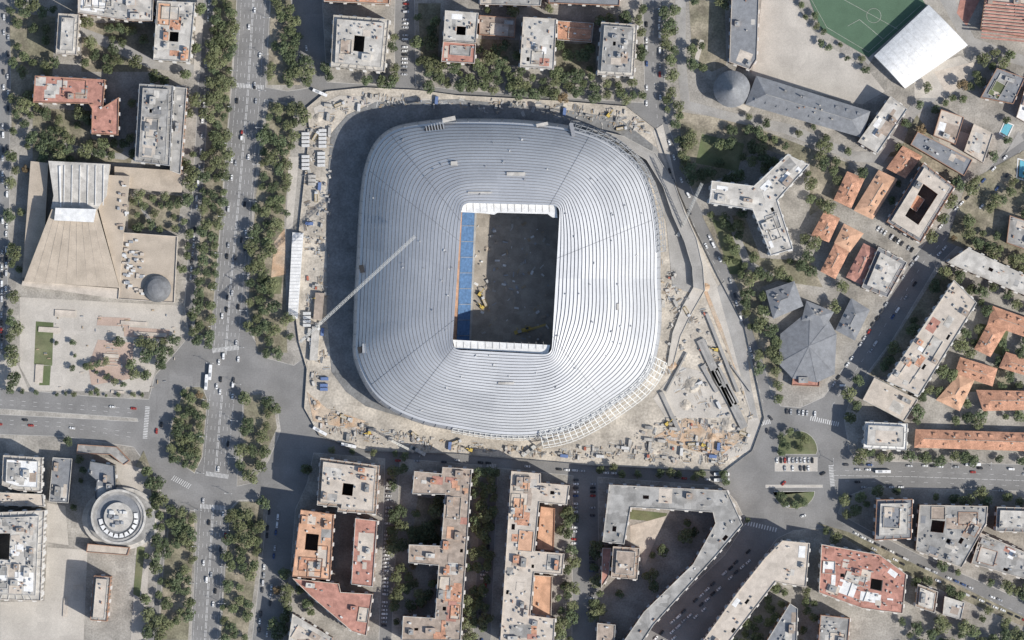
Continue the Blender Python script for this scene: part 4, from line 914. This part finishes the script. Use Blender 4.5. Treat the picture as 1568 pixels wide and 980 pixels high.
fill([(1440,405),(1455,425),(1350,580),(1318,575),(1370,520),(1430,412)],12,.45)
fill([(1495,465),(1590,500),(1590,650),(1400,650),(1400,625),(1470,500)],13,.5); fill([(1310,690),(1590,695),(1590,706),(1312,704)],13,.8); fill([(1465,420),(1590,465),(1590,495),(1500,465)],13,.55)
fill([(1290,760),(1335,750),(1590,756),(1590,772),(1400,770),(1400,850),(1470,880),(1590,900),(1590,930),(1420,855),(1290,790)],13,.65)
fill([(1240,812),(1262,810),(1340,845),(1400,878),(1590,965),(1590,1000),(1380,1000),(1380,945),(1400,890),(1256,830)],13,.55)
fill([(1090,990),(1190,895),(1250,910),(1250,1000)],13,.7); fill([(1150,870),(1195,826),(1130,905),(1075,965)],11,.6)
fill([(1196,655),(1246,655),(1248,694),(1192,694)],13,.7,.6,.9); fill([(1190,752),(1244,752),(1230,775),(1200,775)],13,.6,.6,.9)
fill([(722,722),(762,722),(742,990),(712,990)],12,.92); fill([(636,765),(676,765),(672,830),(625,830)],12,.7); fill([(630,865),(668,866),(662,940),(612,940)],13,.4)
fill([(600,705),(620,706),(612,990),(598,990)],12,.6); fill([(868,775),(880,775),(876,990),(852,990),(850,900),(862,880)],12,.85); fill([(828,790),(868,780),(868,842),(835,842)],13,.4)
fill([(905,712),(1110,722),(1125,745),(1118,748),(1100,735),(905,722)],12,.8,.6,.95); fill([(560,688),(640,695),(640,704),(480,690)],13,.6,.5,.8)
fill([(910,830),(925,835),(920,950),(905,950)],12,.7); fill([(985,860),(1050,800),(1075,800),(1000,900),(950,960),(945,900)],13,.3); fill([(1140,770),(1150,800),(1050,905),(960,990),(940,990),(1010,930)],12,.45,.5,.9)
fill([(430,870),(450,885),(480,920),(500,950),(445,935),(435,980),(400,980)],13,.7); fill([(505,790),(540,800),(535,890),(508,885)],13,.25); fill([(425,740),(485,700),(487,772),(455,780)],12,.35)
fill([(15,0),(90,0),(86,110),(50,120),(50,240),(18,245)],15,.65); fill([(125,30),(238,36),(236,110),(290,100),(290,128),(170,120),(125,95)],14,.6)
fill([(188,130),(212,130),(206,250),(60,242),(55,165),(140,170),(142,208),(184,210)],13,.65); fill([(204,300),(278,298),(272,352),(200,350)],13,.8,.6,1.0)
fill([(300,0),(312,0),(296,300),(285,430),(280,430),(285,130)],15,.7); fill([(15,250),(45,250),(30,440),(22,600),(14,600)],13,.65)
fill([(180,520),(272,520),(262,545),(235,570),(225,610),(200,612),(195,560)],14,.6); fill([(40,596),(220,604),(222,610),(30,602)],11,.7,.3,.5)
fill([(205,678),(245,740),(258,790),(240,860),(226,800),(232,750)],12,.75); fill([(100,672),(140,676),(140,690),(100,690)],11,.7); fill([(225,850),(245,850),(232,990),(222,990)],11,.8)
fill([(85,700),(130,700),(120,800),(100,830),(85,780)],13,.3,.5,.8); fill([(1440,950),(1590,985),(1590,1000),(1420,1000)],13,.5)
fill([(75,500),(150,500),(150,570),(80,590)],18,.3,.35,.6); fill([(130,560),(200,540),(200,590),(140,600)],12,.5,.5,.9)
fill([(1280,590),(1320,560),(1330,575),(1318,610),(1300,640)],11,.4); fill([(600,5),(606,5),(606,125),(598,125)],12,.7); fill([(497,100),(600,112),(604,128),(500,122)],13,.6)
# ------------------------------------------------ light, sky, camera
el=math.radians(40)
sd=Vector((SHX*math.cos(el),-SHY*math.cos(el),math.sin(el))).normalized()
sl=bpy.data.lights.new('sun','SUN'); sl.energy=5.0; sl.angle=math.radians(.53); sl.color=(1,.955,.885)
so_=bpy.data.objects.new('sun',sl); so_.rotation_euler=(-sd).to_track_quat('-Z','Y').to_euler(); so_.location=(300,-200,400); COL.objects.link(so_)
w=bpy.data.worlds.new('World'); bpy.context.scene.world=w; w.use_nodes=True
nt=w.node_tree; bg=nt.nodes['Background']; sk_=nt.nodes.new('ShaderNodeTexSky'); sk_.sky_type='NISHITA'; sk_.sun_disc=False
sk_.sun_elevation=el; sk_.sun_rotation=math.atan2(sd.x,sd.y); nt.links.new(sk_.outputs[0],bg.inputs[0]); bg.inputs[1].default_value=0.15
cd=bpy.data.cameras.new('camera'); cam=bpy.data.objects.new('camera',cd); COL.objects.link(cam)
Hc=6000; cam.location=(0,0,Hc); cd.sensor_width=36; cd.lens=36*Hc/784; cd.clip_end=20000; cd.clip_start=100
bpy.context.scene.camera=cam
v=bpy.context.scene.view_settings; v.view_transform='Standard'; v.look='None'; v.exposure=0
print('objects',len(bpy.data.objects))
